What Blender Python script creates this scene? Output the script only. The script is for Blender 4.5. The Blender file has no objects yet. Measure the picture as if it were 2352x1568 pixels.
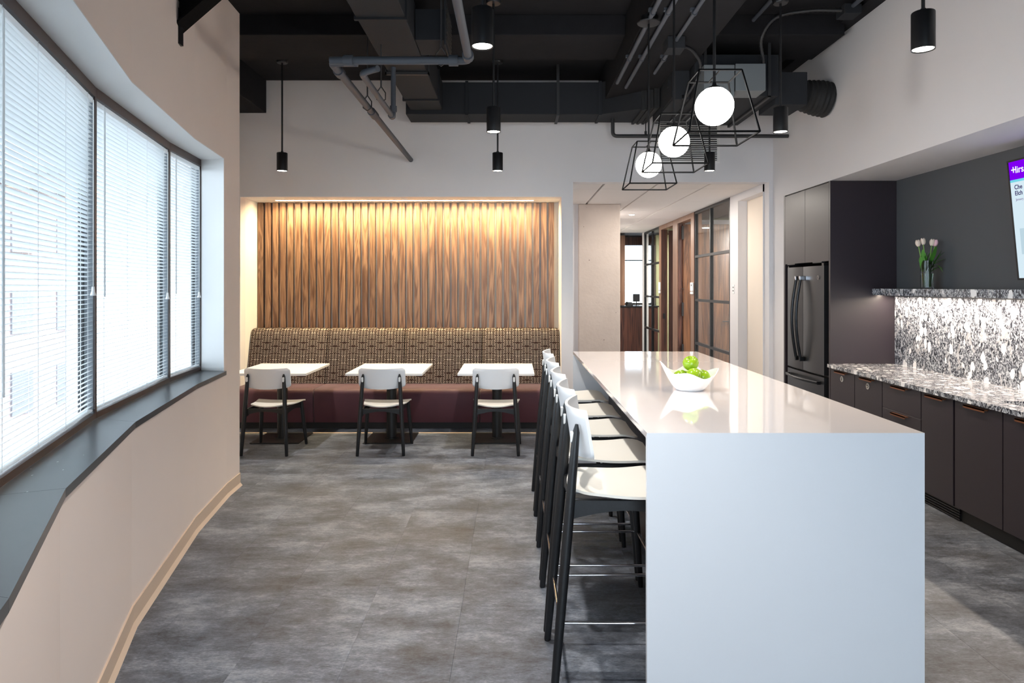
import bpy, bmesh, math, random
from mathutils import Vector, Matrix
random.seed(7)
S = bpy.context.scene
COL = S.collection
R = math.radians
PI = math.pi

# ------------------------------------------------------------------ camera, world, exposure
cd = bpy.data.cameras.new('camera'); cam = bpy.data.objects.new('camera', cd); COL.objects.link(cam)
cam.location = (0, 0, 1.6); cam.rotation_euler = (R(90), 0, 0)
cd.sensor_width = 36; cd.lens = 24; cd.shift_x = -4/2352; cd.shift_y = -127/2352
cd.clip_start = .05; cd.clip_end = 300
S.camera = cam
vs = S.view_settings
S.display_settings.display_device = 'sRGB'
vs.view_transform = 'Standard'; vs.look = 'None'; vs.gamma = 1; vs.use_curve_mapping = False
vs.exposure = 1.25
cy = S.cycles
cy.use_denoising = True
cy.max_bounces = 10; cy.diffuse_bounces = 6; cy.glossy_bounces = 5; cy.transmission_bounces = 8; cy.transparent_max_bounces = 16
cy.sample_clamp_indirect = 8; cy.caustics_reflective = False; cy.caustics_refractive = False
W = bpy.data.worlds.new('sky'); S.world = W; W.use_nodes = True
bg = W.node_tree.nodes['Background']; bg.inputs[0].default_value = (.76, .875, 1, 1); bg.inputs[1].default_value = 3.5
DOWN_W = 68.0       # ceiling pendants' downlights, and the added near spot
GLOBE_E = 21.0
ALCOVE_E = 92.0
LEDGE_E = 56.0

# ------------------------------------------------------------------ materials
def srgb(r, g, b):
    f = lambda c: (c/255/12.92) if c/255 <= .04045 else ((c/255+.055)/1.055)**2.4
    return (f(r), f(g), f(b), 1)

class NT:
    def __init__(s, name):
        s.m = bpy.data.materials.new(name); s.m.use_nodes = True
        s.t = s.m.node_tree; s.b = s.t.nodes['Principled BSDF']; s.out = s.t.nodes['Material Output']
    def n(s, typ, **kw):
        nd = s.t.nodes.new(typ)
        for k, v in kw.items():
            if k.startswith('i_'):
                key = k[2:]
                nd.inputs[int(key) if key.isdigit() else key.replace('_', ' ')].default_value = v
            else: setattr(nd, k, v)
        return nd
    def l(s, a, b): s.t.links.new(a, b)
    def math(s, op, a, b=None, clamp=False):
        nd = s.t.nodes.new('ShaderNodeMath'); nd.operation = op; nd.use_clamp = clamp
        for i, v in enumerate((a, b)):
            if v is None: continue
            if isinstance(v, (int, float)): nd.inputs[i].default_value = v
            else: s.l(v, nd.inputs[i])
        return nd.outputs[0]
    def mix(s, f, a, b, blend='MIX'):
        nd = s.t.nodes.new('ShaderNodeMix'); nd.data_type = 'RGBA'; nd.blend_type = blend
        for i, v in ((0, f), (6, a), (7, b)):
            if isinstance(v, (int, float, tuple)): nd.inputs[i].default_value = v
            else: s.l(v, nd.inputs[i])
        return nd.outputs[2]
    def ramp(s, f, stops):
        nd = s.t.nodes.new('ShaderNodeValToRGB'); e = nd.color_ramp.elements
        while len(e) < len(stops): e.new(.5)
        for x, (p, c) in zip(e, stops): x.position = p; x.color = c
        s.l(f, nd.inputs[0]); return nd.outputs[0]
    def coord(s, kind='obj', scale=(1, 1, 1), rnd=False):
        if kind == 'pos': o = s.n('ShaderNodeNewGeometry').outputs['Position']
        else: o = s.n('ShaderNodeTexCoord').outputs['Object']
        if rnd:
            r = s.n('ShaderNodeObjectInfo').outputs['Random']
            v = s.n('ShaderNodeVectorMath', operation='ADD'); s.l(o, v.inputs[0])
            c = s.n('ShaderNodeCombineXYZ'); q = s.math('MULTIPLY', r, 37.0)
            for i in range(3): s.l(q, c.inputs[i])
            s.l(c.outputs[0], v.inputs[1]); o = v.outputs[0]
        mp = s.n('ShaderNodeMapping'); mp.inputs['Scale'].default_value = scale; s.l(o, mp.inputs[0])
        return mp.outputs[0]
    def noise(s, vec, scale, detail=4, rough=.55, dist=0):
        nd = s.n('ShaderNodeTexNoise'); nd.inputs['Scale'].default_value = scale; nd.inputs['Detail'].default_value = detail
        nd.inputs['Roughness'].default_value = rough; nd.inputs['Distortion'].default_value = dist
        s.l(vec, nd.inputs['Vector']); return nd.outputs['Fac']
    def bump(s, h, strength=.2, dist=.01):
        nd = s.n('ShaderNodeBump'); nd.inputs['Strength'].default_value = strength; nd.inputs['Distance'].default_value = dist
        s.l(h, nd.inputs['Height']); s.l(nd.outputs[0], s.b.inputs['Normal'])

def plain(name, col, rough=.5, metal=0, spec=.5, bump=0, bscale=80, var=0, coat=0):
    t = NT(name); b = t.b
    b.inputs['Base Color'].default_value = col; b.inputs['Roughness'].default_value = rough
    b.inputs['Metallic'].default_value = metal; b.inputs['Specular IOR Level'].default_value = spec
    if coat: b.inputs['Coat Weight'].default_value = coat; b.inputs['Coat Roughness'].default_value = .03
    v = t.coord('pos')
    nf = t.noise(v, bscale, 3)
    if bump: t.bump(nf, bump, .004)
    k = var or .04
    n2 = t.noise(v, 2.2 if not var else 6, 4)
    c2 = tuple(c*(1-k) for c in col[:3]) + (1,)
    t.l(t.mix(n2, c2, col), b.inputs['Base Color'])
    return t.m

def emit(name, col, strength):
    t = NT(name); e = t.n('ShaderNodeEmission'); e.inputs[0].default_value = col; e.inputs[1].default_value = strength
    t.l(e.outputs[0], t.out.inputs[0]); return t.m

def wood(name, dark, light, scale=1.0, rough=.4, axis=2, rnd=True):
    t = NT(name)
    sc = [34, 34, 34]; sc[axis] = 1.6
    v = t.coord('obj', tuple(x*scale for x in sc), rnd)
    n1 = t.noise(v, 1.0, 6, .6, .6)
    sc2 = [9, 9, 9]; sc2[axis] = .55
    v2 = t.coord('obj', tuple(x*scale for x in sc2), rnd)
    n2 = t.noise(v2, 1.0, 3, .5, 1.2)
    w = t.math('SINE', t.math('MULTIPLY', n2, 46.0))
    w = t.math('ADD', t.math('MULTIPLY', w, .16), t.math('MULTIPLY', n1, .8))
    c = t.ramp(w, [(.18, dark), (.62, light)])
    rn = t.n('ShaderNodeObjectInfo').outputs['Random']
    c = t.mix(t.math('MULTIPLY', rn, .35), c, dark)
    t.l(c, t.b.inputs['Base Color']); t.b.inputs['Roughness'].default_value = rough
    t.bump(n1, .12, .003)
    return t.m

M = {}
M['white_wall'] = plain('white_wall', srgb(228, 225, 226), .75, bump=.05, bscale=260)
M['white_wall_warm_lit'] = plain('white_wall_warm_lit', srgb(234, 220, 212), .7, bump=.05, bscale=260)  # white paint with warm lamplight put into the colour
M['white_trim'] = plain('white_trim', srgb(236, 234, 232), .55)
M['beige_base'] = plain('beige_base', srgb(214, 192, 172), .45)
M['dark_wall'] = plain('dark_wall', srgb(82, 85, 89), .6)
M['black_ceiling'] = plain('black_ceiling', srgb(39, 39, 42), .9, spec=.15, bump=.5, bscale=14, var=.35)
M['duct'] = plain('duct', srgb(44, 46, 50), .7, spec=.2, bump=.12, bscale=40, var=.12)
M['pipe'] = plain('pipe', srgb(72, 77, 86), .55, var=.1)
M['dark_pipe'] = plain('dark_pipe', srgb(44, 44, 46), .5)
M['grey_box'] = plain('grey_box', srgb(112, 118, 122), .5)
M['black_metal'] = plain('black_metal', srgb(20, 20, 22), .38)
M['black_matte'] = plain('black_matte', srgb(14, 14, 15), .85, spec=.1)
M['black_soft'] = plain('black_soft', srgb(30, 30, 31), .7, bump=.5, bscale=60)
M['cabinet'] = plain('cabinet', srgb(46, 39, 45), .38)
M['cabinet_dark'] = plain('cabinet_dark', srgb(20, 19, 21), .6)
M['copper'] = plain('copper', srgb(120, 74, 48), .4, .3)
M['quartz'] = plain('quartz', srgb(236, 231, 232), .06, coat=.6)
M['quartz_side'] = plain('quartz_side', srgb(228, 231, 236), .3)
M['table_white'] = plain('table_white', srgb(240, 240, 240), .3)
M['shell_white'] = plain('shell_white', srgb(238, 239, 241), .35)
M['seat_white'] = plain('seat_white', srgb(234, 231, 223), .4)
M['black_wood'] = plain('black_wood', srgb(20, 21, 24), .42, bump=.15, bscale=60)
M['chrome'] = plain('chrome', srgb(200, 200, 205), .12, 1)
M['steel'] = plain('steel', srgb(150, 150, 152), .3, 1)
M['dark_steel'] = plain('dark_steel', srgb(82, 84, 88), .3, .85)
M['dark_steel_edge'] = plain('dark_steel_edge', srgb(46, 47, 50), .3, .8)
M['ceramic'] = plain('ceramic', srgb(246, 246, 246), .12, coat=.5)
M['sill'] = plain('sill', srgb(70, 74, 78), .28, var=.12)
M['frame_brown'] = plain('frame_brown', srgb(66, 50, 46), .4)
M['mullion_grey'] = plain('mullion_grey', srgb(120, 126, 132), .5)
M['plaster_soft'] = plain('plaster_soft', srgb(244, 230, 214), .7)
M['ceil_tile'] = plain('ceil_tile', srgb(232, 226, 222), .9, bump=.3, bscale=160)
M['grid_dark'] = plain('grid_dark', srgb(60, 54, 52), .6)
M['green_wall'] = plain('green_wall', srgb(178, 182, 140), .7)
M['plastic_white'] = plain('plastic_white', srgb(238, 238, 236), .4)
M['badge'] = plain('badge', srgb(190, 186, 182), .35)
M['stem'] = plain('stem', srgb(128, 170, 80), .5)
M['leaf'] = plain('leaf', srgb(88, 152, 58), .45, var=.2)
M['petal_cream'] = plain('petal_cream', srgb(240, 222, 206), .5)
M['petal_pink'] = plain('petal_pink', srgb(236, 190, 200), .5)
M['far_brick'] = plain('far_brick', srgb(166, 146, 140), .9)
M['far_pale'] = plain('far_pale', srgb(150, 146, 148), .9)
M['far_glass'] = plain('far_glass', srgb(128, 126, 132), .3)
M['ground'] = plain('ground', srgb(140, 138, 138), .9)
M['rubber'] = plain('rubber', srgb(20, 20, 20), .8)
M['walnut_slat'] = wood('walnut_slat', srgb(98, 68, 50), srgb(170, 132, 104))
M['slat_backing'] = plain('slat_backing', srgb(222, 216, 210), .6)
M['walnut'] = wood('walnut', srgb(70, 42, 26), srgb(138, 94, 60), .6)
M['walnut_dark'] = wood('walnut_dark', srgb(50, 28, 22), srgb(96, 58, 44), .6)
M['post_wood'] = wood('post_wood', srgb(112, 82, 64), srgb(146, 112, 90), .5)
M['globe'] = emit('globe', (1, .96, .9, 1), GLOBE_E)
M['lamp_disc'] = emit('lamp_disc', (1, .9, .78, 1), 14)
M['alcove_led'] = emit('alcove_led', (1, .79, .45, 1), ALCOVE_E)
M['ledge_led'] = emit('ledge_led', (1, .84, .68, 1), LEDGE_E)
M['hall_disc'] = emit('hall_disc', (1, .93, .85, 1), 60)
M['screen_purple'] = emit('screen_purple', srgb(128, 0, 240), .42)
M['screen_cyan'] = emit('screen_cyan', srgb(120, 214, 232), .42)
M['screen_pale'] = emit('screen_pale', srgb(216, 236, 246), .42)
M['screen_grey'] = emit('screen_grey', srgb(190, 214, 226), .42)
M['screen_text'] = emit('screen_text', srgb(44, 20, 96), .42)
M['screen_text_grey'] = emit('screen_text_grey', srgb(140, 130, 170), .42)
M['screen_white'] = emit('screen_white', (1, 1, 1, 1), .42)

def mk_glass():
    t = NT('window_glass'); tr = t.n('ShaderNodeBsdfTransparent'); gl = t.n('ShaderNodeBsdfGlossy'); gl.inputs['Roughness'].default_value = .02
    tr.inputs[0].default_value = (.96, .98, .98, 1)
    fr = t.n('ShaderNodeLayerWeight'); fr.inputs[0].default_value = .5
    fa = t.math('ADD', t.math('MULTIPLY', t.math('POWER', fr.outputs['Facing'], 5.0), .35), .025)
    mx = t.n('ShaderNodeMixShader'); t.l(fa, mx.inputs[0]); t.l(tr.outputs[0], mx.inputs[1]); t.l(gl.outputs[0], mx.inputs[2])
    t.l(mx.outputs[0], t.out.inputs[0]); return t.m
M['glass'] = mk_glass()
def mk_vase():
    t = NT('vase_glass'); b = t.b; b.inputs['Transmission Weight'].default_value = 1; b.inputs['IOR'].default_value = 1.3
    b.inputs['Roughness'].default_value = .02; b.inputs['Base Color'].default_value = (.95, 1, .98, 1); return t.m
M['vase_glass'] = mk_vase()
def mk_slat():
    t = NT('blind_slat'); b = t.b; b.inputs['Base Color'].default_value = srgb(238, 240, 240); b.inputs['Roughness'].default_value = .35
    tl = t.n('ShaderNodeBsdfTranslucent'); tl.inputs[0].default_value = (.9, .92, .93, 1)
    mx = t.n('ShaderNodeMixShader'); mx.inputs[0].default_value = .4
    t.l(b.outputs[0], mx.inputs[1]); t.l(tl.outputs[0], mx.inputs[2]); t.l(mx.outputs[0], t.out.inputs[0]); return t.m
M['slat'] = mk_slat()
def mk_floor():
    t = NT('vinyl_floor')
    v = t.coord('pos', (1, 1.7, 1)); rn = t.n('ShaderNodeObjectInfo').outputs['Random']
    off = t.n('ShaderNodeVectorMath', operation='ADD'); t.l(v, off.inputs[0]); cx = t.n('ShaderNodeCombineXYZ')
    t.l(t.math('MULTIPLY', rn, .12), cx.inputs[0]); t.l(t.math('MULTIPLY', rn, .12), cx.inputs[1]); t.l(cx.outputs[0], off.inputs[1])
    big = t.noise(off.outputs[0], 2.3, 8, .72)
    v2 = t.coord('pos', (9, 24, 1)); off2 = t.n('ShaderNodeVectorMath', operation='ADD'); t.l(v2, off2.inputs[0]); t.l(cx.outputs[0], off2.inputs[1])
    st = t.noise(off2.outputs[0], 1.6, 6, .7, .4)
    fine = t.noise(t.coord('pos', (55, 130, 1)), 1.0, 5, .75)
    f = t.math('ADD', t.math('MULTIPLY', big, .66), t.math('ADD', t.math('MULTIPLY', st, .24), t.math('MULTIPLY', fine, .3)))
    f = t.math('ADD', t.math('ADD', f, -.06), t.math('MULTIPLY', rn, .022))
    c = t.ramp(f, [(.41, srgb(46, 48, 54)), (.50, srgb(76, 81, 90)), (.57, srgb(98, 104, 115)), (.68, srgb(142, 148, 158))])
    hue = t.noise(off.outputs[0], .9, 2)
    c = t.mix(t.math('MULTIPLY', t.math('SUBTRACT', hue, .45, True), 1.0, True), c, srgb(84, 76, 66), 'MIX')
    t.l(c, t.b.inputs['Base Color']); t.b.inputs['Roughness'].default_value = .42
    t.b.inputs['Specular IOR Level'].default_value = .35
    t.bump(t.math('ADD', fine, st), .22, .003); return t.m
M['floor'] = mk_floor()
def mk_sill():
    t = NT('scuffed_sill'); v = t.coord('pos', (1, .6, 1))
    c = t.mix(t.noise(v, 3, 4), srgb(62, 66, 70), srgb(80, 84, 88))
    vo = t.n('ShaderNodeTexVoronoi'); vo.inputs['Scale'].default_value = 34; t.l(v, vo.inputs['Vector'])
    sx = t.n('ShaderNodeSeparateXYZ'); t.l(vo.outputs['Color'], sx.inputs[0])
    chip = t.math('MULTIPLY', t.math('LESS_THAN', vo.outputs['Distance'], .10), t.math('GREATER_THAN', sx.outputs[0], .86))
    t.l(t.mix(chip, c, srgb(196, 198, 200)), t.b.inputs['Base Color']); t.b.inputs['Roughness'].default_value = .28; return t.m
M['sill'] = mk_sill()
def mk_granite():
    t = NT('granite')
    v = t.coord('pos'); vr = t.n('ShaderNodeMapping'); vr.inputs['Rotation'].default_value = (R(20), 0, R(20)); vr.inputs['Scale'].default_value = (1.1, 1.1, .62); t.l(v, vr.inputs[0]); v = vr.outputs[0]
    n1 = t.noise(v, 46, 5, .72, 1.6)
    n2 = t.noise(v, 12, 3, .6, 1.0)
    sp = t.ramp(n1, [(.43, srgb(38, 40, 48)), (.50, srgb(96, 100, 110)), (.57, srgb(196, 200, 206))])
    vo = t.n('ShaderNodeTexVoronoi'); vo.inputs['Scale'].default_value = 15; vo.inputs['Randomness'].default_value = 1
    ds = t.n('ShaderNodeVectorMath', operation='ADD'); t.l(v, ds.inputs[0])
    nc = t.n('ShaderNodeTexNoise'); nc.inputs['Scale'].default_value = 16; t.l(v, nc.inputs['Vector'])
    sc = t.n('ShaderNodeVectorMath', operation='SCALE'); t.l(nc.outputs['Color'], sc.inputs[0]); sc.inputs['Scale'].default_value = .05
    t.l(sc.outputs[0], ds.inputs[1]); t.l(ds.outputs[0], vo.inputs['Vector'])
    sx = t.n('ShaderNodeSeparateXYZ'); t.l(vo.outputs['Color'], sx.inputs[0])
    pick = t.math('GREATER_THAN', sx.outputs[0], .66)
    thr = t.math('MULTIPLY', t.math('LESS_THAN', vo.outputs['Distance'], .42), pick)
    c = t.mix(thr, sp, srgb(236, 236, 238))
    c = t.mix(t.math('MULTIPLY', t.math('GREATER_THAN', n2, .60), .5), c, srgb(210, 208, 210))
    t.l(c, t.b.inputs['Base Color']); t.b.inputs['Roughness'].default_value = .16; return t.m
M['granite'] = mk_granite()
def mk_fabric():
    t = NT('patterned_fabric')
    o = t.n('ShaderNodeTexCoord').outputs['Object']; sp = t.n('ShaderNodeSeparateXYZ'); t.l(o, sp.inputs[0])
    x, z = sp.outputs[0], sp.outputs[2]
    P = .0365
    u = t.math('FRACT', t.math('ADD', t.math('DIVIDE', x, P), 100.5))
    d = t.math('ABSOLUTE', t.math('SUBTRACT', u, .5))                 # 0 at the stem, .5 midway
    col = t.math('FLOOR', t.math('ADD', t.math('DIVIDE', x, P), 100.5))
    ph = t.math('MULTIPLY', t.math('MODULO', col, 4.0), .25)
    s = t.math('MULTIPLY', t.math('SINE', t.math('MULTIPLY', z, 2*PI/.078)), t.math('COSINE', t.math('MULTIPLY', col, 2*PI/6)))
    q = t.math('ADD', t.math('DIVIDE', z, .0135), t.math('MULTIPLY', t.math('MULTIPLY', s, d), 3.4))
    ln = t.math('SINE', t.math('MULTIPLY', q, 2*PI))
    dash = t.math('GREATER_THAN', ln, .45)
    inner = t.math('MULTIPLY', t.math('GREATER_THAN', d, .13), t.math('LESS_THAN', d, .46))
    mask = t.math('MULTIPLY', dash, inner)
    base = t.mix(t.noise(o, 9, 3), srgb(46, 28, 26), srgb(62, 40, 36))
    stem = t.math('LESS_THAN', d, .09)
    base = t.mix(stem, base, srgb(26, 16, 13))
    c = t.mix(mask, base, srgb(186, 174, 160))
    t.l(c, t.b.inputs['Base Color']); t.b.inputs['Roughness'].default_value = .85; t.b.inputs['Specular IOR Level'].default_value = .2
    t.bump(t.noise(o, 500, 2), .2, .002); return t.m
M['fabric'] = mk_fabric()
def mk_red():
    t = NT('maroon_upholstery'); o = t.coord('obj')
    t.l(t.mix(t.noise(o, 5, 3), srgb(68, 27, 42), srgb(80, 33, 46)), t.b.inputs['Base Color'])
    t.b.inputs['Roughness'].default_value = .6; t.b.inputs['Sheen Weight'].default_value = .3
    t.bump(t.noise(o, 420, 2), .25, .002); return t.m
M['maroon'] = mk_red()
def mk_apple():
    t = NT('green_apple'); o = t.coord('obj')
    c = t.mix(t.noise(o, 26, 4), srgb(128, 170, 22), srgb(172, 204, 40))
    vo = t.n('ShaderNodeTexVoronoi'); vo.inputs['Scale'].default_value = 190; t.l(o, vo.inputs['Vector'])
    c = t.mix(t.math('LESS_THAN', vo.outputs['Distance'], .13), c, srgb(220, 230, 130))
    t.l(c, t.b.inputs['Base Color']); t.b.inputs['Roughness'].default_value = .22; t.b.inputs['Coat Weight'].default_value = .3; return t.m
M['apple'] = mk_apple()
def mk_concrete():
    t = NT('raw_concrete'); v = t.coord('pos'); n = t.noise(v, 3, 5); pit = t.n('ShaderNodeTexVoronoi'); pit.inputs['Scale'].default_value = 7; t.l(v, pit.inputs['Vector'])
    c = t.mix(n, srgb(196, 182, 172), srgb(220, 206, 196)); c = t.mix(t.math('LESS_THAN', pit.outputs['Distance'], .05), c, srgb(120, 104, 94))
    t.l(c, t.b.inputs['Base Color']); t.b.inputs['Roughness'].default_value = .85
    t.bump(t.noise(v, 22, 6), .4, .01); return t.m
M['concrete'] = mk_concrete()

# ------------------------------------------------------------------ mesh helpers
class MB:
    def __init__(s): s.bm = bmesh.new()
    def _faces(s, pts, faces):
        vsx = [s.bm.verts.new(p) for p in pts]
        for f in faces:
            try: s.bm.faces.new([vsx[i] for i in f])
            except ValueError: pass
        return vsx
    def box(s, x0, y0, z0, x1, y1, z1, bev=0, seg=2):
        p = [(x0, y0, z0), (x1, y0, z0), (x1, y1, z0), (x0, y1, z0), (x0, y0, z1), (x1, y0, z1), (x1, y1, z1), (x0, y1, z1)]
        F = [(0, 3, 2, 1), (4, 5, 6, 7), (0, 1, 5, 4), (1, 2, 6, 5), (2, 3, 7, 6), (3, 0, 4, 7)]
        v = s._faces(p, F)
        if bev:
            es = set(e for q in v for e in q.link_edges)
            bmesh.ops.bevel(s.bm, geom=list(es), offset=bev, segments=seg, profile=.5, affect='EDGES', clamp_overlap=True)
        return s
    def hexa(s, p):       # 8 points: bottom four, top four (same order as box)
        s._faces(p, [(0, 3, 2, 1), (4, 5, 6, 7), (0, 1, 5, 4), (1, 2, 6, 5), (2, 3, 7, 6), (3, 0, 4, 7)]); return s
    def cyl(s, a, b, r, r2=None, n=16, cap=True):
        a, b = Vector(a), Vector(b); r2 = r if r2 is None else r2
        d = (b-a).normalized(); u = d.orthogonal().normalized(); w = d.cross(u)
        A = []; B = []
        for i in range(n):
            t = 2*PI*i/n; o = u*math.cos(t)+w*math.sin(t)
            A.append(s.bm.verts.new(a+o*r)); B.append(s.bm.verts.new(b+o*r2))
        for i in range(n):
            j = (i+1) % n; s.bm.faces.new((A[i], A[j], B[j], B[i]))
        if cap: s.bm.faces.new(A[::-1]); s.bm.faces.new(B)
        return s
    def tube(s, pts, r, n=10, radii=None, ell=1.0):
        pts = [Vector(p) for p in pts]; rings = []; u = None
        for i, p in enumerate(pts):
            d = (pts[min(i+1, len(pts)-1)]-pts[max(i-1, 0)]).normalized()
            u = (d.orthogonal() if u is None else (u-d*u.dot(d))).normalized(); w = d.cross(u)
            rr = radii[i] if radii else r
            rings.append([s.bm.verts.new(p+u*math.cos(2*PI*k/n)*rr+w*math.sin(2*PI*k/n)*rr*ell) for k in range(n)])
        for A, B in zip(rings, rings[1:]):
            for k in range(n):
                j = (k+1) % n; s.bm.faces.new((A[k], A[j], B[j], B[k]))
        s.bm.faces.new(rings[0][::-1]); s.bm.faces.new(rings[-1]); return s
    def lathe(s, prof, c=(0, 0, 0), n=32, axis='z'):
        c = Vector(c); rings = []
        for r, z in prof:
            if r < 1e-6: rings.append([s.bm.verts.new(c+Vector((0, 0, z)))])
            else: rings.append([s.bm.verts.new(c+Vector((r*math.cos(2*PI*k/n), r*math.sin(2*PI*k/n), z))) for k in range(n)])
        for A, B in zip(rings, rings[1:]):
            for k in range(n):
                j = (k+1) % n
                a = [A[k], A[j]] if len(A) > 1 else [A[0]]
                b = [B[j], B[k]] if len(B) > 1 else [B[0]]
                if len(a+b) > 2: s.bm.faces.new(a+b)
        return s
    def prism(s, poly, z0, z1):     # plan polygon extruded up
        A = [s.bm.verts.new((x, y, z0)) for x, y in poly]; B = [s.bm.verts.new((x, y, z1)) for x, y in poly]
        n = len(poly)
        for i in range(n):
            j = (i+1) % n; s.bm.faces.new((A[i], A[j], B[j], B[i]))
        s.bm.faces.new(A[::-1]); s.bm.faces.new(B); return s
    def sweep(s, poly, vec):        # 3-D polygon pushed along a vector
        v = Vector(vec); A = [s.bm.verts.new(p) for p in poly]; B = [s.bm.verts.new(Vector(p)+v) for p in poly]; n = len(poly)
        for i in range(n):
            j = (i+1) % n; s.bm.faces.new((A[i], A[j], B[j], B[i]))
        s.bm.faces.new(A[::-1]); s.bm.faces.new(B); return s
    def shell(s, fn, nu, nv, th):   # fn(u,v)->point, thick along normal-ish vector th (callable or vector)
        g = [[Vector(fn(i/nu, j/nv)) for j in range(nv+1)] for i in range(nu+1)]
        T = [[s.bm.verts.new(p) for p in r] for r in g]
        off = (lambda i, j: Vector(th(i/nu, j/nv))) if callable(th) else (lambda i, j: Vector(th))
        Bt = [[s.bm.verts.new(g[i][j]+off(i, j)) for j in range(nv+1)] for i in range(nu+1)]
        for i in range(nu):
            for j in range(nv):
                s.bm.faces.new((T[i][j], T[i+1][j], T[i+1][j+1], T[i][j+1]))
                s.bm.faces.new((Bt[i][j], Bt[i][j+1], Bt[i+1][j+1], Bt[i+1][j]))
        for i in range(nu):
            s.bm.faces.new((T[i][0], Bt[i][0], Bt[i+1][0], T[i+1][0])); s.bm.faces.new((T[i][nv], T[i+1][nv], Bt[i+1][nv], Bt[i][nv]))
        for j in range(nv):
            s.bm.faces.new((T[0][j], T[0][j+1], Bt[0][j+1], Bt[0][j])); s.bm.faces.new((T[nu][j], Bt[nu][j], Bt[nu][j+1], T[nu][j+1]))
        return s
    def build(s, name, mat, parent=None, smooth=False, sharp=35):
        bmesh.ops.remove_doubles(s.bm, verts=s.bm.verts, dist=1e-6)
        bmesh.ops.recalc_face_normals(s.bm, faces=s.bm.faces)
        xs = [v.co for v in s.bm.verts]
        lo = Vector([min(c[i] for c in xs) for i in range(3)]); hi = Vector([max(c[i] for c in xs) for i in range(3)])
        c = Vector(((lo.x+hi.x)/2, (lo.y+hi.y)/2, lo.z))
        bmesh.ops.translate(s.bm, verts=s.bm.verts, vec=-c)
        me = bpy.data.meshes.new(name)
        if smooth:
            for f in s.bm.faces: f.smooth = True
            for e in s.bm.edges:
                if len(e.link_faces) == 2 and e.calc_face_angle(0) > R(sharp): e.smooth = False
        s.bm.to_mesh(me); s.bm.free()
        me.materials.append(M[mat] if isinstance(mat, str) else mat)
        o = bpy.data.objects.new(name, me); COL.objects.link(o)
        if parent:
            o.parent = parent; p = parent; off = Vector((0, 0, 0))
            while p: off += p.location; p = p.parent
            o.location = c-off
        else: o.location = c
        return o

def tag(o, label=None, cat=None, group=None, kind=None):
    if label: o['label'] = label
    if cat: o['category'] = cat
    if group: o['group'] = group
    if kind: o['kind'] = kind
    return o
def thing(name, label, cat, loc=(0, 0, 0), group=None):
    o = bpy.data.objects.new(name, None); COL.objects.link(o); o.location = loc; o.empty_display_size = .1
    return tag(o, label, cat, group)
def struct(mb, name, mat, **k): return tag(mb.build(name, mat, **k), kind='structure')
def copy_tree(o, parent=None):
    c = o.copy(); COL.objects.link(c)
    if parent: c.parent = parent
    for ch in list(o.children): copy_tree(ch, c)
    return c
def place(o, loc, rz=0, label=None, group=None):
    o.location = loc; o.rotation_euler = (0, 0, rz)
    if label: o['label'] = label
    if group: o['group'] = group
    return o

# ------------------------------------------------------------------ plan of the building
E = 1.6
V = [(-.80, -.35), (-.70, .60), (-1.046, 1.39), (-1.426, 2.146), (-1.79, 3.20), (-2.07, 4.43), (-2.187, 5.20), (-2.205, 5.49)]
Wp = [(-1.03, .90), (-1.588, 2.065), (-2.005, 3.275), (-2.28, 4.526), (-2.36, 5.16)]
OUT = [(-1.30, .80), (-1.80, 2.0), (-2.22, 3.22), (-2.50, 4.50), (-2.60, 5.16)]
SILL, HEAD, WTOP, DECK = .965, 2.56, 3.79, 3.98
JX, JY = -2.172, 5.12     # far jamb of the window recess
ZS = 2.60                 # soffit over the kitchen

# floor
fl = struct(MB().box(-3.6, -3.2, -.2, 5.6, 18.6, -.006), 'floor', 'floor')
tw, tl = .457, .914
proto = None
for i in range(15):
    x0 = -3.33+i*tw - .0 + (-.26-(-3.33)) % tw
    off = [.0, .62, .28, .80, .45][i % 5]*tl
    for j in range(9):
        y0 = .35+j*tl-off
        if y0+tl < .2: continue
        if x0 < -3.2 or x0 > 3.0: continue
        if proto is None:
            proto = MB().box(0, 0, -.006, tw-.0004, tl-.0004, 0, .0006, 1).build('floor_tile', 'floor', fl); t = proto
        else:
            t = proto.copy(); COL.objects.link(t)
        t.location = Vector((x0+tw/2, y0+tl/2, -.006))-fl.location
# transition strip by the banquette
tag(MB().box(-3.2, 7.43, 0, .5, 7.455, .004).build('trim_1', 'beige_base'), kind='structure')

# ceiling deck, beams and girders
ce = struct(MB().box(-3.6, -3.2, DECK, 3.1, 8.1, DECK+.2), 'ceiling', 'black_ceiling')
for (x0, x1) in ((-3.6, -2.86), (.98, 1.63)):
    MB().box(x0, -3.1, 3.60, x1, 7.895, DECK, .006).build('girder', 'black_ceiling', ce)
for (y0, y1) in ((5.98, 6.64), (2.2, 2.86), (-1.2, -.6)):
    MB().box(-2.86, y0, 3.80, .98, y1, DECK, .006).build('beam', 'black_ceiling', ce)
    MB().box(1.63, y0, 3.80, 2.9, y1, DECK, .006).build('beam', 'black_ceiling', ce)
MB().box(2.86, 1.0, 3.90, 2.995, 7.89, DECK).build('edge_angle', 'black_ceiling', ce)

# left curved wall with the window recess
wl = MB()
path_in = V; path_out = [(-1.3, -.45)]+OUT+[(-2.62, 5.49)]
def ring(z0, z1):
    wl.prism(V+path_out[::-1], z0, z1)
ring(0, SILL-.03); ring(HEAD, WTOP)
wl.prism([(JX, JY), V[6], V[7], (-2.62, 5.49), OUT[4], Wp[4]], SILL-.03, HEAD)
wl.prism([V[0], V[1], (-.78, .78), Wp[0], OUT[0], (-1.3, -.45)], SILL-.03, HEAD)
struct(wl, 'wall_left', 'white_wall_warm_lit')
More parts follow.
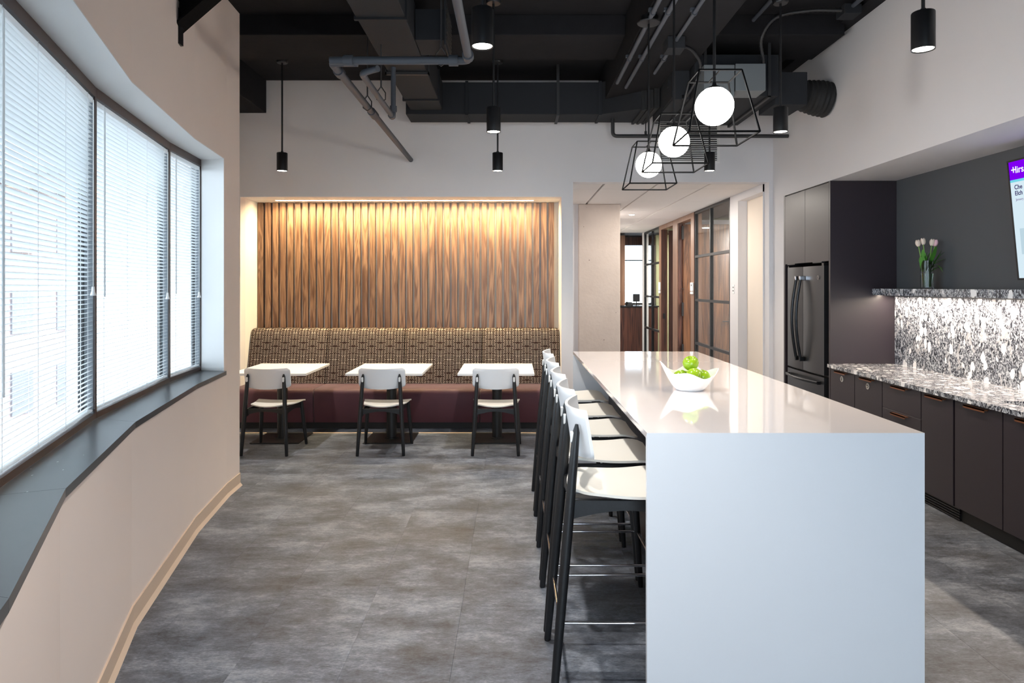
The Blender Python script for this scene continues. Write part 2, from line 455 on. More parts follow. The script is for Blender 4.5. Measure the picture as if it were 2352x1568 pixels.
# white lining of the recess: soffit and jamb
ln = MB(); 
inner = [(JX, JY), V[5], V[4], V[3], V[2], (-.80, .80)]
ln.prism(inner+Wp, HEAD-.006, HEAD)
j0 = Vector((JX, JY)); j1 = Vector(Wp[4])
ln.prism([(JX, JY), (JX, JY-.006), (Wp[4][0], Wp[4][1]-.006), Wp[4]], SILL, HEAD-.006)
struct(ln, 'trim_2', 'white_trim')
# sill: dark stone, one board per facet
sl = bpy.data.objects.new('window_sill', None); COL.objects.link(sl); tag(sl, 'long dark grey scuffed window sill following the curved wall', 'window sill')
def nudge(p, k): return (p[0]+k, p[1])
inn = [nudge(p, .018) for p in inner]
for a in range(len(inner)-1):
    b = a+1; wi = [4, 3, 2, 1, 0]
    if a == 0: poly = [inn[0], inn[1], Wp[3], Wp[4]]
    elif a == 1: poly = [inn[1], inn[2], Wp[2], Wp[3]]
    elif a == 2: poly = [inn[2], inn[3], Wp[1], Wp[2]]
    elif a == 3: poly = [inn[3], inn[4], ((Wp[1][0]+Wp[0][0])/2-.01, (Wp[1][1]+Wp[0][1])/2), Wp[1]]
    else: poly = [inn[4], inn[5], Wp[0], ((Wp[1][0]+Wp[0][0])/2-.01, (Wp[1][1]+Wp[0][1])/2)]
    c = Vector((sum(p[0] for p in poly)/4, sum(p[1] for p in poly)/4)); poly = [tuple(c+(Vector(p)-c)*.9985) for p in poly]
    MB().prism(poly, SILL-.03, SILL).build('sill_board', 'sill', sl)
# baseboard along the curved wall
bb = MB()
for a, b in zip(V[1:], V[2:]):
    d = (Vector(b)-Vector(a)).normalized(); nrm = Vector((d.y, -d.x))
    p = [Vector(a), Vector(b), Vector(b)+nrm*.008, Vector(a)+nrm*.008]
    bb.prism([tuple(q) for q in p], 0, .10)
    q = [Vector(a)+nrm*.008, Vector(b)+nrm*.008]
    lo = [(q[0].x, q[0].y, 0), (q[1].x, q[1].y, 0), (q[1].x+nrm.x*.016, q[1].y+nrm.y*.016, 0), (q[0].x+nrm.x*.016, q[0].y+nrm.y*.016, 0)]
    bb.hexa(lo+[(q[0].x, q[0].y, .022), (q[1].x, q[1].y, .022), (q[1].x+.0005, q[1].y, .022), (q[0].x+.0005, q[0].y, .022)])
tag(bb.build('baseboard_left', 'beige_base'), kind='structure')

# windows: one per facet
def local_frame(a, b):
    a, b = Vector(a), Vector(b); d = (b-a); L = d.length; return a, math.atan2(d.y, d.x), L
for k in range(4):
    a, ang, L = local_frame(Wp[k], Wp[k+1])      # local +x along the wall away from the camera, +y outward
    w = bpy.data.objects.new('window_%d' % (k+1), None); COL.objects.link(w); tag(w, kind='structure')
    for xx, s_ in ((0, 1), (L, -1)):
        MB().box(xx-.001, 0, SILL, xx+s_*.012, .008, HEAD).build('mullion', 'frame_brown', w)
        MB().box(xx-.001, .008, SILL, xx+s_*.014, .048, HEAD).build('frame_side', 'mullion_grey', w)
        MB().box(xx-.001, .048, SILL+.02, xx+s_*.030, .068, HEAD-.05).build('outer_frame', 'black_metal', w)
    MB().box(.014, 0, HEAD-.055, L-.014, .07, HEAD-.006).build('head_rail', 'frame_brown', w)
    MB().box(.014, 0.0, SILL, L-.014, .07, SILL+.028).build('bottom_track', 'frame_brown', w)
    MB().box(.016, .044, SILL+.028, L-.016, .047, HEAD-.055).build('pane', 'glass', w)
    MB().box(L*.5-.012, .075, SILL+.028, L*.5+.012, .125, HEAD-.055).build('centre_bar', 'mullion_grey', w) if k == 9 else None
    w.location = (a.x, a.y, 0); w.rotation_euler = (0, 0, ang)

slat_me = {}
blind_lab = {0: 'unseen white venetian blind added to soften light from the out-of-frame window',
             1: 'tall white venetian blind over the nearest visible window, cut by the picture edge',
             2: 'white venetian blind over the middle window, between two dark mullions',
             3: 'narrow white venetian blind over the farthest window by the white jamb'}
for k in range(4):
    a, ang, L = local_frame(Wp[k], Wp[k+1])
    bl = thing('venetian_blind', blind_lab[k], 'blind', group='venetian blinds on the curved window wall')
    x0, x1 = .022, L-.022
    zt, zb = HEAD-.062, SILL+.05
    MB().box(x0, .006, zt-.026, x1, .034, zt, .003, 1).build('headrail', 'slat', bl)
    MB().box(x0, .008, zb-.012, x1, .032, zb, .004, 2).build('bottom_rail', 'slat', bl)
    n = int((zt-.03-zb)/.0213)
    def slat_mb(z):
        mb = MB(); cu = []
        for q in range(5):
            yy = -.0125+.025*q/4; cu.append((yy*math.cos(R(-14)), (.0018*(1-(yy/.0125)**2))+yy*math.sin(R(-14))))
        mb.sweep([(x0, .02+y, z+h) for y, h in cu]+[(x0, .02+y, z+h-.0007) for y, h in cu[::-1]], (x1-x0, 0, 0)); return mb
    if k == 0:  # out-of-frame blind, added to soften the light through this window
        mb = MB()
        for s in range(n):
            z = zb+.012+s*.0213
            mb.hexa([(x0, .008, z+.003), (x1, .008, z+.003), (x1, .032, z-.003), (x0, .032, z-.003), (x0, .008, z+.0037), (x1, .008, z+.0037), (x1, .032, z-.0023), (x0, .032, z-.0023)])
        tag(mb.build('slats', 'slat', bl), kind='stuff')
    else:
        p = None
        for s in range(n):
            z = zb+.012+s*.0213
            if p is None: p = slat_mb(z).build('slat', 'slat', bl); z00 = p.location.z-z; t = p
            else: t = p.copy(); COL.objects.link(t)
            t.location.z = z+z00
    nl = 2 if L < .8 else 4
    cords = MB()
    for q in range(nl):
        xx = x0+.10+(x1-x0-.2)*q/(nl-1)
        for yy in (.0055, .0345): cords.box(xx-.0012, yy-.0008, zb-.01, xx+.0012, yy+.0008, zt)
    cords.build('ladder_cords', 'slat', bl)
    if k:
        MB().cyl((x0+.075, -.006, zt-.02), (x0+.075, -.006, zt-(.95 if k != 1 else 1.25)), .0045, n=8).build('tilt_wand', 'slat', bl)
        xx = x1-.045
        zc = 1.60 if k == 1 else 1.56
        cd_ = MB().cyl((xx, -.004, zt-.02), (xx, -.004, zc), .0016, n=6).cyl((xx+.008, -.004, zt-.02), (xx+.002, -.004, zc), .0016, n=6).build('pull_cord', 'slat', bl)
        MB().lathe([(0, .045), (.006, .043), (.008, .02), (.014, .002), (.013, 0), (0, 0)], (xx, -.004, zc-.045), 12).build('tassel', 'ceramic', bl, True)
    bl.location = (a.x, a.y, 0); bl.rotation_euler = (0, 0, ang)

# back wall with the alcove and the hall opening
AX0, AX1, AZ = -3.165, .552, 2.633
HX1, HZ = 2.955, 2.804
bw = MB()
bw.box(-3.6, 7.9, 0, AX0, 8.05, DECK)
bw.box(AX0, 7.9, AZ, AX1, 8.05, DECK)
bw.box(AX1, 7.9, 0, .686, 8.05, DECK)
bw.box(.686, 7.9, HZ, HX1, 8.05, DECK)
bw.box(HX1, 7.9, 0, 3.05, 8.05, DECK)
struct(bw, 'wall_back', 'white_wall')
al = MB()
al.box(AX0-.1, 8.05, 0, AX0, 8.62, AZ+.1); al.box(AX1, 8.05, 0, AX1+.1, 8.62, AZ+.1); al.box(AX0-.1, 8.52, 0, AX1+.1, 8.62, AZ+.1)
led = (-2.87, .237)
al.box(AX0, 8.05, AZ, AX1, 8.215, AZ+.1); al.box(AX0, 8.275, AZ, AX1, 8.52, AZ+.1)
al.box(AX0, 8.215, AZ, led[0], 8.275, AZ+.1); al.box(led[1], 8.215, AZ, AX1, 8.275, AZ+.1)
struct(al, 'wall_alcove', 'white_trim')
lt = thing('linear_light', 'long recessed warm light slot in the ceiling of the alcove', 'light', (-1.3, 8.245, AZ))
MB().box(led[0], 8.215, AZ+.02, led[1], 8.275, AZ+.03).build('diffuser', 'alcove_led', lt)
MB().box(led[0], 8.215, AZ+.03, led[1], 8.275, AZ+.06).build('housing', 'white_trim', lt)
sp = thing('smoke_detector', 'small white round smoke detector in the alcove ceiling', 'detector', (-1.30, 8.08, AZ))
MB().lathe([(0, -.008), (.04, -.008), (.042, 0), (0, 0)], (-1.30, 8.10, AZ), 24).build('cap', 'white_trim', sp)

# walnut slat wall
sw = thing('slatted_wall_panel', 'tall walnut slat panel filling the lit alcove behind the banquette', 'wall panel', (-1.3, 8.5, 0))
MB().box(AX0, 8.475, .0, AX1, 8.52, AZ).build('backing', 'slat_backing', sw)
pr = MB().box(0, 8.418, .02, .067, 8.475, AZ-.002, .002, 1).build('slat', 'walnut_slat', sw)
pitch = (AX1-AX0)/40.4
for i in range(40):
    t = pr if i == 0 else pr.copy()
    if i: COL.objects.link(t)
    t.location.x = AX0+.036+.005+i*pitch-sw.location.x

# right side: soffit wall, soffit, dark wall, stub
struct(MB().box(3.0, -3.1, ZS, 3.1, 7.9, DECK).box(3.1, -3.1, ZS, 3.75, 7.9, ZS+.1), 'wall_right', 'white_wall')
struct(MB().box(3.0, 7.585, 0, 3.75, 7.9, ZS), 'wall_stub', 'white_wall')
struct(MB().box(3.63, -3.1, 0, 3.75, 7.585, ZS), 'wall_kitchen', 'dark_wall')
# unseen closing walls
struct(MB().box(-3.6, 5.5, 0, -3.5, 7.9, DECK).box(-3.6, 5.49, 0, -2.62, 5.6, DECK), 'wall_side', 'white_wall')
rw = MB()
rw.box(-1.4, -3.1, 0, 3.75, -3.0, .3).box(-1.4, -3.1, 3.4, 3.75, -3.0, DECK).box(-1.4, -3.1, .3, -1.0, -3, 3.4).box(1.9, -3.1, .3, 3.75, -3, 3.4)
rw.box(-1.4, -3.1, 0, -1.3, -.4, DECK)
struct(rw, 'wall_rear', 'white_wall')
w5 = bpy.data.objects.new('window_5', None); COL.objects.link(w5); tag(w5, kind='structure'); w5.location = (.45, -3.05, .3)  # unseen window, placed and enlarged to bring daylight onto the island front
fr = MB()
for i in range(4):
    x = -1.0+i*2.9/3; fr.box(x-.02, -3.1, .3, x+.02, -3.0, 3.4)
fr.box(-1, -3.1, .3, 1.9, -3.0, .34).box(-1, -3.1, 3.36, 1.9, -3.0, 3.4)
fr.build('frame', 'frame_brown', w5)
for i in range(3): MB().box(-.98+i*2.9/3, -3.055, .34, -1.02+(i+1)*2.9/3, -3.05, 3.36).build('pane', 'glass', w5)

# ------------------------------------------------------------------ hall beyond the opening
HR = 2.94
hw = MB()
hw.box(HR, 7.95+.1, 0, HR+.04, 8.06, HZ)
hw.box(HR, 8.05, 2.715, HR+.16, 8.95, HZ+.1).box(HR, 8.95, 0, HR+.16, 9.28, HZ+.1).box(HR+.13, 8.05, 0, HR+.16, 8.95, 2.715)
struct(hw, 'wall_hall', 'white_wall')
struct(MB().box(HR+.12, 8.05, 0, HR+.13, 8.95, 2.715), 'wall_niche', 'plaster_soft')
struct(MB().box(.95, 10.0, 0, 1.56, 10.6, HZ, .012), 'wall_column', 'concrete')
struct(MB().box(.5, 10.06, 0, .95, 10.2, HZ).box(.55, 8.62, 0, .686, 10.06, HZ).box(1.40, 10.6, 0, 1.5, 18.5, 3.2), 'wall_hall_left', 'white_wall')
hc = struct(MB().box(.5, 8.05, HZ+.03, 5.5, 18.5, HZ+.13), 'ceiling.001', 'grid_dark')
gx = [.44, 1.067, 1.70, 2.32, 2.94]
ys = [8.06, 8.45, 9.67, 10.89, 12.11, 13.33, 14.55, 15.4]
for i, (a, b) in enumerate(zip(gx, gx[1:])):
    for j, (c, d) in enumerate(zip(ys, ys[1:])):
        if i == 0 and c > 9.9: continue
        if i == 0: a = .69
        MB().box(a+.012, c+.006, HZ, b-.012, d-.006, HZ+.03, .003, 1).build('ceiling_tile', 'ceil_tile', hc)
dl = thing('recessed_light', 'small round recessed light in the tiled hall ceiling', 'light', (1.99, 11.5, HZ))
MB().lathe([(.045, -.004), (.06, -.004), (.06, .0), (.045, 0)], (1.99, 11.5, HZ), 24).build('rim', 'white_trim', dl)
MB().cyl((1.99, 11.5, HZ-.003), (1.99, 11.5, HZ-.001), .045, n=24).build('lens', 'hall_disc', dl)
def arealight(name, loc, sx, sy, w, col=(1, .93, .84), rot=(0, 0, 0)):
    ld = bpy.data.lights.new(name, 'AREA'); ld.shape = 'RECTANGLE'; ld.size = sx; ld.size_y = sy; ld.energy = w; ld.color = col
    lo = bpy.data.objects.new(name, ld); COL.objects.link(lo); lo.location = loc; lo.rotation_euler = rot; return lo
arealight('hall_area_light', (1.99, 11.5, HZ-.01), .1, .1, 16)
arealight('hall_area_light', (1.99, 9.1, HZ-.01), .1, .1, 13)  # added light with no fixture, brightens the near hall
arealight('hall_area_light', (1.99, 14.0, HZ-.01), .1, .1, 22)  # added light with no fixture, for the far hall
arealight('office_lamp', (4.2, 10.4, 2.79), .6, 1.2, 60)
arealight('office_lamp', (4.2, 14.6, 2.79), .6, 1.2, 60)
arealight('office_lamp', (2.5, 17.0, 2.9), .6, .6, 12)

def partition(y0, y1, ymid, lab):
    g = thing('glass_partition', lab, 'partition', (HR, (y0+y1)/2, 0), group='black framed glass partitions along the hall')
    zs = [0.0, .68, 1.376, 2.077, 2.785]
    for y in (y0, ymid, y1): MB().box(HR, y-.02, 0, HR+.05, y+.02, 2.80).build('upright', 'black_metal', g)
    for z in zs:
        for a, b in ((y0, ymid), (ymid, y1)): MB().box(HR, a+.02, max(z-.02, 0), HR+.05, b-.02, z+.02 if z < 2.7 else 2.80).build('rail', 'black_metal', g)
    for a, b in ((y0, ymid), (ymid, y1)):
        for c, d in zip(zs, zs[1:]): MB().box(HR+.02, a+.02, c+.02, HR+.028, b-.02, d-.02).build('pane', 'glass', g)
partition(9.30, 11.08, 10.23, 'black gridded glass partition with the open walnut door behind it')
partition(13.78, 15.38, 14.55, 'black gridded glass partition in front of a green office wall')
posts = MB()
for a, b in ((11.10, 11.30), (12.22, 12.58), (13.58, 13.76)): posts.box(HR-.01, a, 0, HR+.12, b, 2.72)
posts.box(HR-.01, 11.1, 2.72, HR+.12, 13.76, HZ)
struct(posts, 'trim_3', 'post_wood')
struct(MB().box(HR-.02, 15.4, 0, HR+.1, 15.52, HZ), 'trim_4', 'white_trim')
struct(MB().box(HR+.12, 12.42, 0, 5.4, 12.56, HZ).box(5.4, 8.9, 0, 5.5, 18.5, 3.1).box(HR+.16, 8.85, 0, 5.4, 8.95, HZ), 'wall_office', 'white_wall')
struct(MB().box(HR+.4, 16.0, 0, 5.4, 16.1, HZ), 'wall_office_green', 'green_wall')
d1 = bpy.data.objects.new('door_1', None); COL.objects.link(d1); tag(d1, kind='structure'); d1.location = (3.0, 12.2, 0)
MB().box(3.02, 12.14, .01, 3.93, 12.185, 2.70, .002, 1).build('leaf', 'walnut', d1)
MB().box(HR+.0, 12.19, 0, HR+.08, 12.22, 2.72).build('jamb', 'walnut_dark', d1)
for z in (.45, 1.19, 1.55+.0, 2.55): MB().box(2.985, 12.12, z-.12 if z != 1.55 else z, 3.02, 12.16, z+.12 if z != 1.55 else z+.01).build('hinge', 'black_metal', d1)
MB().box(3.70, 12.08, .965, 3.82, 12.10, .985, .004).cyl((3.81, 12.10, .975), (3.81, 12.14, .975), .012, n=10).build('handle', 'black_metal', d1)
d2 = bpy.data.objects.new('door_2', None); COL.objects.link(d2); tag(d2, kind='structure'); d2.location = (3.0, 13.5, 0)
MB().box(3.07, 13.50, .01, 3.95, 13.545, 2.70, .002, 1).build('leaf', 'walnut_dark', d2)
MB().box(HR+.0, 13.55, 0, HR+.08, 13.58, 2.72).build('jamb', 'walnut_dark', d2)
MB().box(2.96, 13.53, .96, 3.0, 13.55, 1.06).build('strike_plate', 'black_metal', d2)
# far room
struct(MB().box(1.5, 18.4, 0, 2.93, 18.5, 3.1).box(3.7, 18.4, 0, 5.4, 18.5, 3.1).box(2.93, 18.4, 0, 3.7, 18.5, 1.12).box(2.93, 18.4, 2.72, 3.7, 18.5, 3.1), 'wall_far', 'white_wall')
w6 = bpy.data.objects.new('window_6', None); COL.objects.link(w6); tag(w6, kind='structure'); w6.location = (3.3, 18.4, 1.12)
MB().box(2.93, 18.38, 1.12, 3.7, 18.42, 1.15).box(2.93, 18.38, 2.28, 3.7, 18.42, 2.31).box(2.93, 18.38, 2.69, 3.7, 18.42, 2.72).build('frame', 'black_metal', w6)
MB().box(2.93, 18.44, 1.15, 3.7, 18.445, 2.69).build('pane', 'glass', w6)
struct(MB().box(1.6, 17.0, 2.62, 3.9, 17.15, HZ+.02), 'trim_5', 'walnut_dark')
struct(MB().box(2.50, 16.2, 0, 2.64, 16.5, HZ), 'trim_6', 'post_wood')
crd = thing('credenza', 'dark walnut credenza at the end of the hall', 'cabinet', (2.85, 15.9, 0))
MB().box(2.42, 15.62, .06, 3.3, 16.1, 1.12).build('body', 'walnut_dark', crd); MB().box(2.40, 15.60, 1.12, 3.32, 16.12, 1.15).build('top', 'black_metal', crd)
MB().box(2.46, 15.66, 0, 3.26, 16.06, .06).build('plinth', 'black_metal', crd)
mo = thing('monitor', 'small black desk monitor standing on the dark credenza', 'monitor', (2.84, 15.85, 1.15))
MB().box(2.77, 15.85, 1.24, 2.93, 15.88, 1.42, .006).build('screen', 'black_metal', mo); MB().box(2.84, 15.86, 1.155, 2.86, 15.88, 1.26).box(2.79, 15.82, 1.15, 2.91, 15.92, 1.158).build('stand', 'black_metal', mo)
ph = thing('desk_phone', 'low black desk phone on the credenza beside the monitor', 'phone', (2.68, 15.8, 1.15))
MB().hexa([(2.60, 15.72, 1.15), (2.75, 15.72, 1.15), (2.75, 15.9, 1.15), (2.60, 15.9, 1.15), (2.60, 15.72, 1.17), (2.75, 15.72, 1.17), (2.75, 15.9, 1.23), (2.60, 15.9, 1.23)]).build('base', 'black_soft', ph)
MB().box(2.605, 15.74, 1.19, 2.64, 15.88, 1.24, .008).build('handset', 'black_metal', ph)

# switch plates
def switch(name, lab, x, y, z, face, cat='switch', w=.075, h=.12):
    o = thing(name, lab, cat, (x, y, z))
    MB().box(x-.006, y-w/2, z, x, y+w/2, z+h, .002, 1).build('plate', 'plastic_white', o)
    for zz in (.03, .075): MB().box(x-.009, y-.012, z+zz, x-.006, y+.012, z+zz+.018).build('rocker', 'black_metal', o)
    return o
switch('switch_plate', 'white switch plate with two dark rockers on the hall wall by the niche', HR, 9.13, 1.50, 0)
o = thing('room_sensor', 'white wall sensor on the wooden post beside the walnut door', 'switch', (HR-.01, 11.2, 1.48))
MB().box(HR-.03, 11.11, 1.52, HR-.01, 11.27, 1.66, .003, 1).build('case', 'plastic_white', o); MB().box(HR-.03, 11.11, 1.47, HR-.01, 11.27, 1.51, .003, 1).build('lower_case', 'plastic_white', o)
MB().box(HR-.033, 11.17, 1.60, HR-.03, 11.21, 1.63).build('display', 'black_metal', o)
o = thing('room_sensor', 'white wall sensor on the wooden post beside the green office', 'switch', (HR-.01, 13.66, 1.48))
MB().box(HR-.03, 13.60, 1.52, HR-.01, 13.74, 1.68, .003, 1).build('case', 'plastic_white', o); MB().box(HR-.03, 13.60, 1.46, HR-.01, 13.74, 1.51, .003, 1).build('lower_case', 'plastic_white', o)

# ------------------------------------------------------------------ ducts, pipes and other services under the ceiling
du = thing('ventilation_duct', 'long rectangular dark duct running the length of the ceiling', 'duct', (-.94, 4, 3.49))
MB().box(-1.11, -2.9, 3.49, -.765, 7.325, 3.79, .004, 1).build('duct_body', 'duct', du)
for y in (1.2, 3.0, 4.8, 6.9):
    MB().box(-1.125, y, 3.475, -.75, y+.03, 3.795).build('flange', 'duct', du)
for y in (2.1, 6.0):
    MB().box(-1.13, y, 3.46, -.745, y+.03, 3.485).box(-1.13, y, 3.46, -1.12, y+.03, DECK if y < 5 else 3.80).box(-.755, y, 3.46, -.745, y+.03, DECK if y < 5 else 3.80).build('hanger', 'dark_pipe', du)
br = thing('duct_outlet', 'boxy side outlet with a square grille on the long duct', 'duct outlet', (-.65, 5.4, 3.5))
MB().box(-.762, 5.27, 3.50, -.53, 5.62, 3.74, .003, 1).build('box', 'duct', br)
gb = MB().box(-.53, 5.20, 3.44, -.52, 5.69, 3.80).build('grille_frame', 'duct', br)
mb = MB()
for i in range(8): mb.box(-.52, 5.25, 3.49+i*.034, -.512, 5.64, 3.505+i*.034)
mb.build('louvres', 'dark_pipe', br)

td = thing('ventilation_duct', 'large rectangular dark duct running across above the hall opening', 'duct', (0, 7.5, 3.45))
MB().box(-1.16, 7.335, 3.446, .93, 7.70, 3.79, .004, 1).build('duct_body', 'duct', td)
for x in (-.52, .915): MB().box(x, 7.32, 3.436, x+.03, 7.71, 3.80).build('flange', 'duct', td)
MB().box(.46, 7.318, 3.44, .49, 7.33, DECK).box(.46, 7.318, 3.43, .49, 7.72, 3.44).build('hanger', 'dark_pipe', td)
MB().hexa([(.945, 7.33, 3.446), (1.31, 7.0, 3.42), (1.31, 7.6, 3.42), (.945, 7.70, 3.446), (.945, 7.33, 3.79), (1.31, 7.0, 3.80), (1.31, 7.6, 3.80), (.945, 7.70, 3.79)]).build('transition', 'duct', td)
for i in range(6):
    x = 1.31+i*.028; y = 7.0-i*.02; k = .02 if i % 2 == 0 else 0
    MB().box(x, y-k, 3.41-k*.6, x+.026, 7.6, 3.80).build('flex_fold', 'black_soft', td)

vb = thing('air_terminal_box', 'bulky dark fan box with two grey control boxes above the pendants', 'fan box', (2.0, 6.8, 3.32))
MB().box(1.64, 6.19, 3.325, 2.405, 7.33, 3.70, .004, 1).build('casing', 'duct', vb)
MB().box(1.485, 6.34, 3.335, 1.635, 7.30, 3.70, .004, 1).build('inlet_section', 'duct', vb)
MB().box(1.478, 6.36, 3.36, 1.486, 6.78, 3.68).box(1.47, 6.5, 3.5, 1.478, 6.56, 3.56).build('access_panel', 'duct', vb)
MB().box(1.658, 5.95, 3.25, 1.924, 6.185, 3.53, .003, 1).build('control_box', 'grey_box', vb)
MB().box(1.935, 5.95, 3.304, 2.197, 6.185, 3.54, .003, 1).build('control_box', 'grey_box', vb)
MB().box(2.41, 6.30, 3.277, 2.71, 6.72, 3.576, .003, 1).build('outlet_section', 'duct', vb)
for x in (1.72, 2.3): MB().box(x, 6.17, 3.31, x+.025, 6.186, DECK).box(x, 7.334, 3.31, x+.025, 7.35, DECK).box(x, 6.17, 3.305, x+.025, 7.35, 3.32).build('hanger', 'dark_pipe', vb)
fd = thing('flexible_duct', 'fat black wrinkled flexible duct entering the kitchen wall', 'duct', (2.85, 6.5, 3.2))
pts = []; rad = []
for i in range(15):
    t = i/14; pts.append((2.712+.287*t, 6.5, 3.42-.05*t)); rad.append(.135+.028*min(1, t*1.6)+(.006 if i % 2 else -.004))
MB().tube(pts, .16, 28, rad).build('sleeve', 'black_soft', fd, True, 50)

def arc(pts, n=8, rr=.06):
    """round the corners of a polyline"""
    out = [Vector(pts[0])]
    for a, b, c in zip(pts, pts[1:], pts[2:]):
        a, b, c = Vector(a), Vector(b), Vector(c); u = (a-b).normalized(); w = (c-b).normalized()
        p0, p2 = b+u*rr, b+w*rr
        for i in range(n+1):
            t = i/n; out.append(p0*(1-t)**2+b*2*t*(1-t)+p2*t*t)
    out.append(Vector(pts[-1])); return out
sp = thing('sprinkler_pipe', 'grey sprinkler pipe crossing under the duct and running to the back wall', 'pipe', (-1.1, 4.4, 3.03))
MB().tube(arc([(-.29, .2, 3.06), (-.29, 4.42, 3.06), (-1.19, 4.42, 3.06)], rr=.05), .026, 14).build('pipe', 'pipe', sp, True, 60)
MB().tube(arc([(-1.02, 4.46, 3.06), (-1.19, 4.46, 3.06), (-1.19, 7.895, 3.06)], rr=.05), .027, 14).build('pipe', 'pipe', sp, True, 60)
MB().tube(arc([(-.9, 4.52, 3.04), (-1.03, 4.62, 3.04), (-1.03, 5.84, 3.04), (-1.03, 5.84, 3.47)], rr=.05), .022, 12).build('branch_pipe', 'pipe', sp, True, 60)
for q in (((-.36, 4.42, 3.06), (-.42, 4.42, 3.06), .036), ((-1.04, 4.42, 3.06), (-1.10, 4.42, 3.06), .036), ((-.29, 4.30, 3.06), (-.29, 4.36, 3.06), .036), ((-1.19, 4.62, 3.06), (-1.19, 4.70, 3.06), .036), ((-1.19, 5.70, 3.06), (-1.19, 5.86, 3.06), .035), ((-1.03, 5.74, 3.04), (-1.03, 5.79, 3.04), .03), ((-1.03, 5.84, 3.09), (-1.03, 5.84, 3.14), .03)):
    MB().cyl(*q, n=12).build('coupling', 'pipe', sp, True, 30)
for (x, y, top) in ((-.47, 4.42, DECK), (-1.19, 5.55, DECK), (-1.03, 5.3, 3.475)):
    MB().cyl((x, y, 3.15), (x, y, top), .006, n=8).build('hanger_rod', 'dark_pipe', sp)
    MB().tube([(x, y, 3.15), (x-.034, y, 3.10), (x-.034, y, 3.05), (x, y, 3.024), (x+.034, y, 3.05), (x+.034, y, 3.10), (x, y, 3.15)], .005, 6).build('hanger_loop', 'dark_pipe', sp)
dp = thing('drain_pipe', 'thin black pipe running level below the duct past the wall louvre', 'pipe', (2, 7.45, 3.2))
MB().tube(arc([(1.08, 7.45, 3.425), (1.08, 7.45, 3.237), (2.995, 7.45, 3.237)], rr=.05), .02, 12).build('pipe', 'dark_pipe', dp, True, 60)
MB().cyl((1.44, 7.45, 3.25), (1.44, 7.45, 3.42), .006, n=8).cyl((1.44, 7.45, 3.25), (1.44, 7.45, 3.29), .014, n=8).build('hanger_rod', 'dark_pipe', dp)
for (x, lab, y1, z) in ((1.0, 'grey conduit under the girder, nearest the beam edge and the far canopy', 6.6, 3.565), (1.11, 'grey conduit under the girder, second from its left edge', 6.75, 3.565),
                        (1.30, 'grey conduit under the girder broken by a square junction box', 6.3, 3.565)):
    c = thing('conduit', lab, 'conduit', (x, 4, z), group='conduits under the girder')
    MB().cyl((x, .5, z), (x, y1, z), .0175 if x < 1.2 else .015, n=12).build('tube', 'pipe', c, True, 60)
    for y in (3.1, 4.9, 5.9): MB().box(x-.03, y, z+.014, x+.03, y+.03, 3.60).cyl((x, y, z), (x, y+.025, z), .022, n=12).build('strap', 'pipe', c)
    if x == 1.30: MB().box(1.23, 5.45, 3.50, 1.37, 5.62, 3.598, .003, 1).build('junction_box', 'duct', c)
for (x, y0, y1, z, lab) in ((2.10, 1.0, 6.5, 3.93, 'dark conduit close under the deck between girder and kitchen wall'), (2.76, 1.0, 5.55, 3.88, 'dark conduit running along the top of the kitchen wall')):
    c = thing('conduit', lab, 'conduit', (x, 4, z))
    MB().cyl((x, y0, z), (x, y1, z), .018, n=12).build('tube', 'pipe', c, True, 60)
    for y in (3.0, 4.6): MB().box(x-.03, y, z+.015, x+.03, y+.03, 3.90 if x > 2.5 else DECK).build('strap', 'dark_pipe', c)
    if x > 2.5: MB().box(2.69, 5.55, 3.82, 2.83, 5.70, 3.90, .003, 1).build('junction_box', 'duct', c)
def flex(name, lab, pts, r):
    P = []
    pts = [Vector(p) for p in pts]
    for i in range(len(pts)-1):
        p0, p1, p2, p3 = pts[max(i-1, 0)], pts[i], pts[i+1], pts[min(i+2, len(pts)-1)]
        for k in range(14):
            t = k/14; P.append(.5*((2*p1)+(-p0+p2)*t+(2*p0-5*p1+4*p2-p3)*t*t+(-p0+3*p1-3*p2+p3)*t**3))
    P.append(pts[-1])
    o = thing(name, lab, 'conduit', tuple(pts[0]))
    MB().tube(P, r, 10, [r*(1.0+(.14 if i % 2 else -.1)) for i in range(len(P))]).build('sleeve', 'dark_pipe', o, True, 60)
flex('flexible_conduit', 'ribbed flexible conduit looping from the wall junction box to the fan box', [(2.70, 5.6, 3.86), (2.5, 5.75, 3.92), (2.25, 5.85, 3.90), (2.16, 5.95, 3.76), (2.21, 6.05, 3.60), (2.215, 6.12, 3.50)], .014)
flex('flexible_conduit', 'smooth flexible conduit dropping from the girder box to the fan inlet', [(1.37, 5.6, 3.57), (1.50, 5.75, 3.585), (1.60, 5.85, 3.50), (1.585, 5.95, 3.38), (1.53, 6.1, 3.28), (1.55, 6.25, 3.34)], .012)
# louvre on the back wall
lv = thing('wall_louvre', 'white slatted air louvre on the back wall behind the pendants', 'vent', (2.02, 7.9, 3.03))
MB().box(1.66, 7.882, 3.03, 1.69, 7.9, 3.56).box(2.35, 7.882, 3.03, 2.38, 7.9, 3.56).box(1.69, 7.882, 3.03, 2.35, 7.9, 3.05).box(1.69, 7.882, 3.54, 2.35, 7.9, 3.56).build('frame', 'white_trim', lv)
MB().box(1.69, 7.896, 3.05, 2.35, 7.9, 3.54).build('backing', 'black_metal', lv)
for i in range(20):
    z = 3.058+i*.0242
    MB().hexa([(1.69, 7.882, z), (2.35, 7.882, z), (2.35, 7.895, z+.006), (1.69, 7.895, z+.006), (1.69, 7.882, z+.01), (2.35, 7.882, z+.01), (2.35, 7.895, z+.015), (1.69, 7.895, z+.015)]).build('blade', 'white_trim', lv)
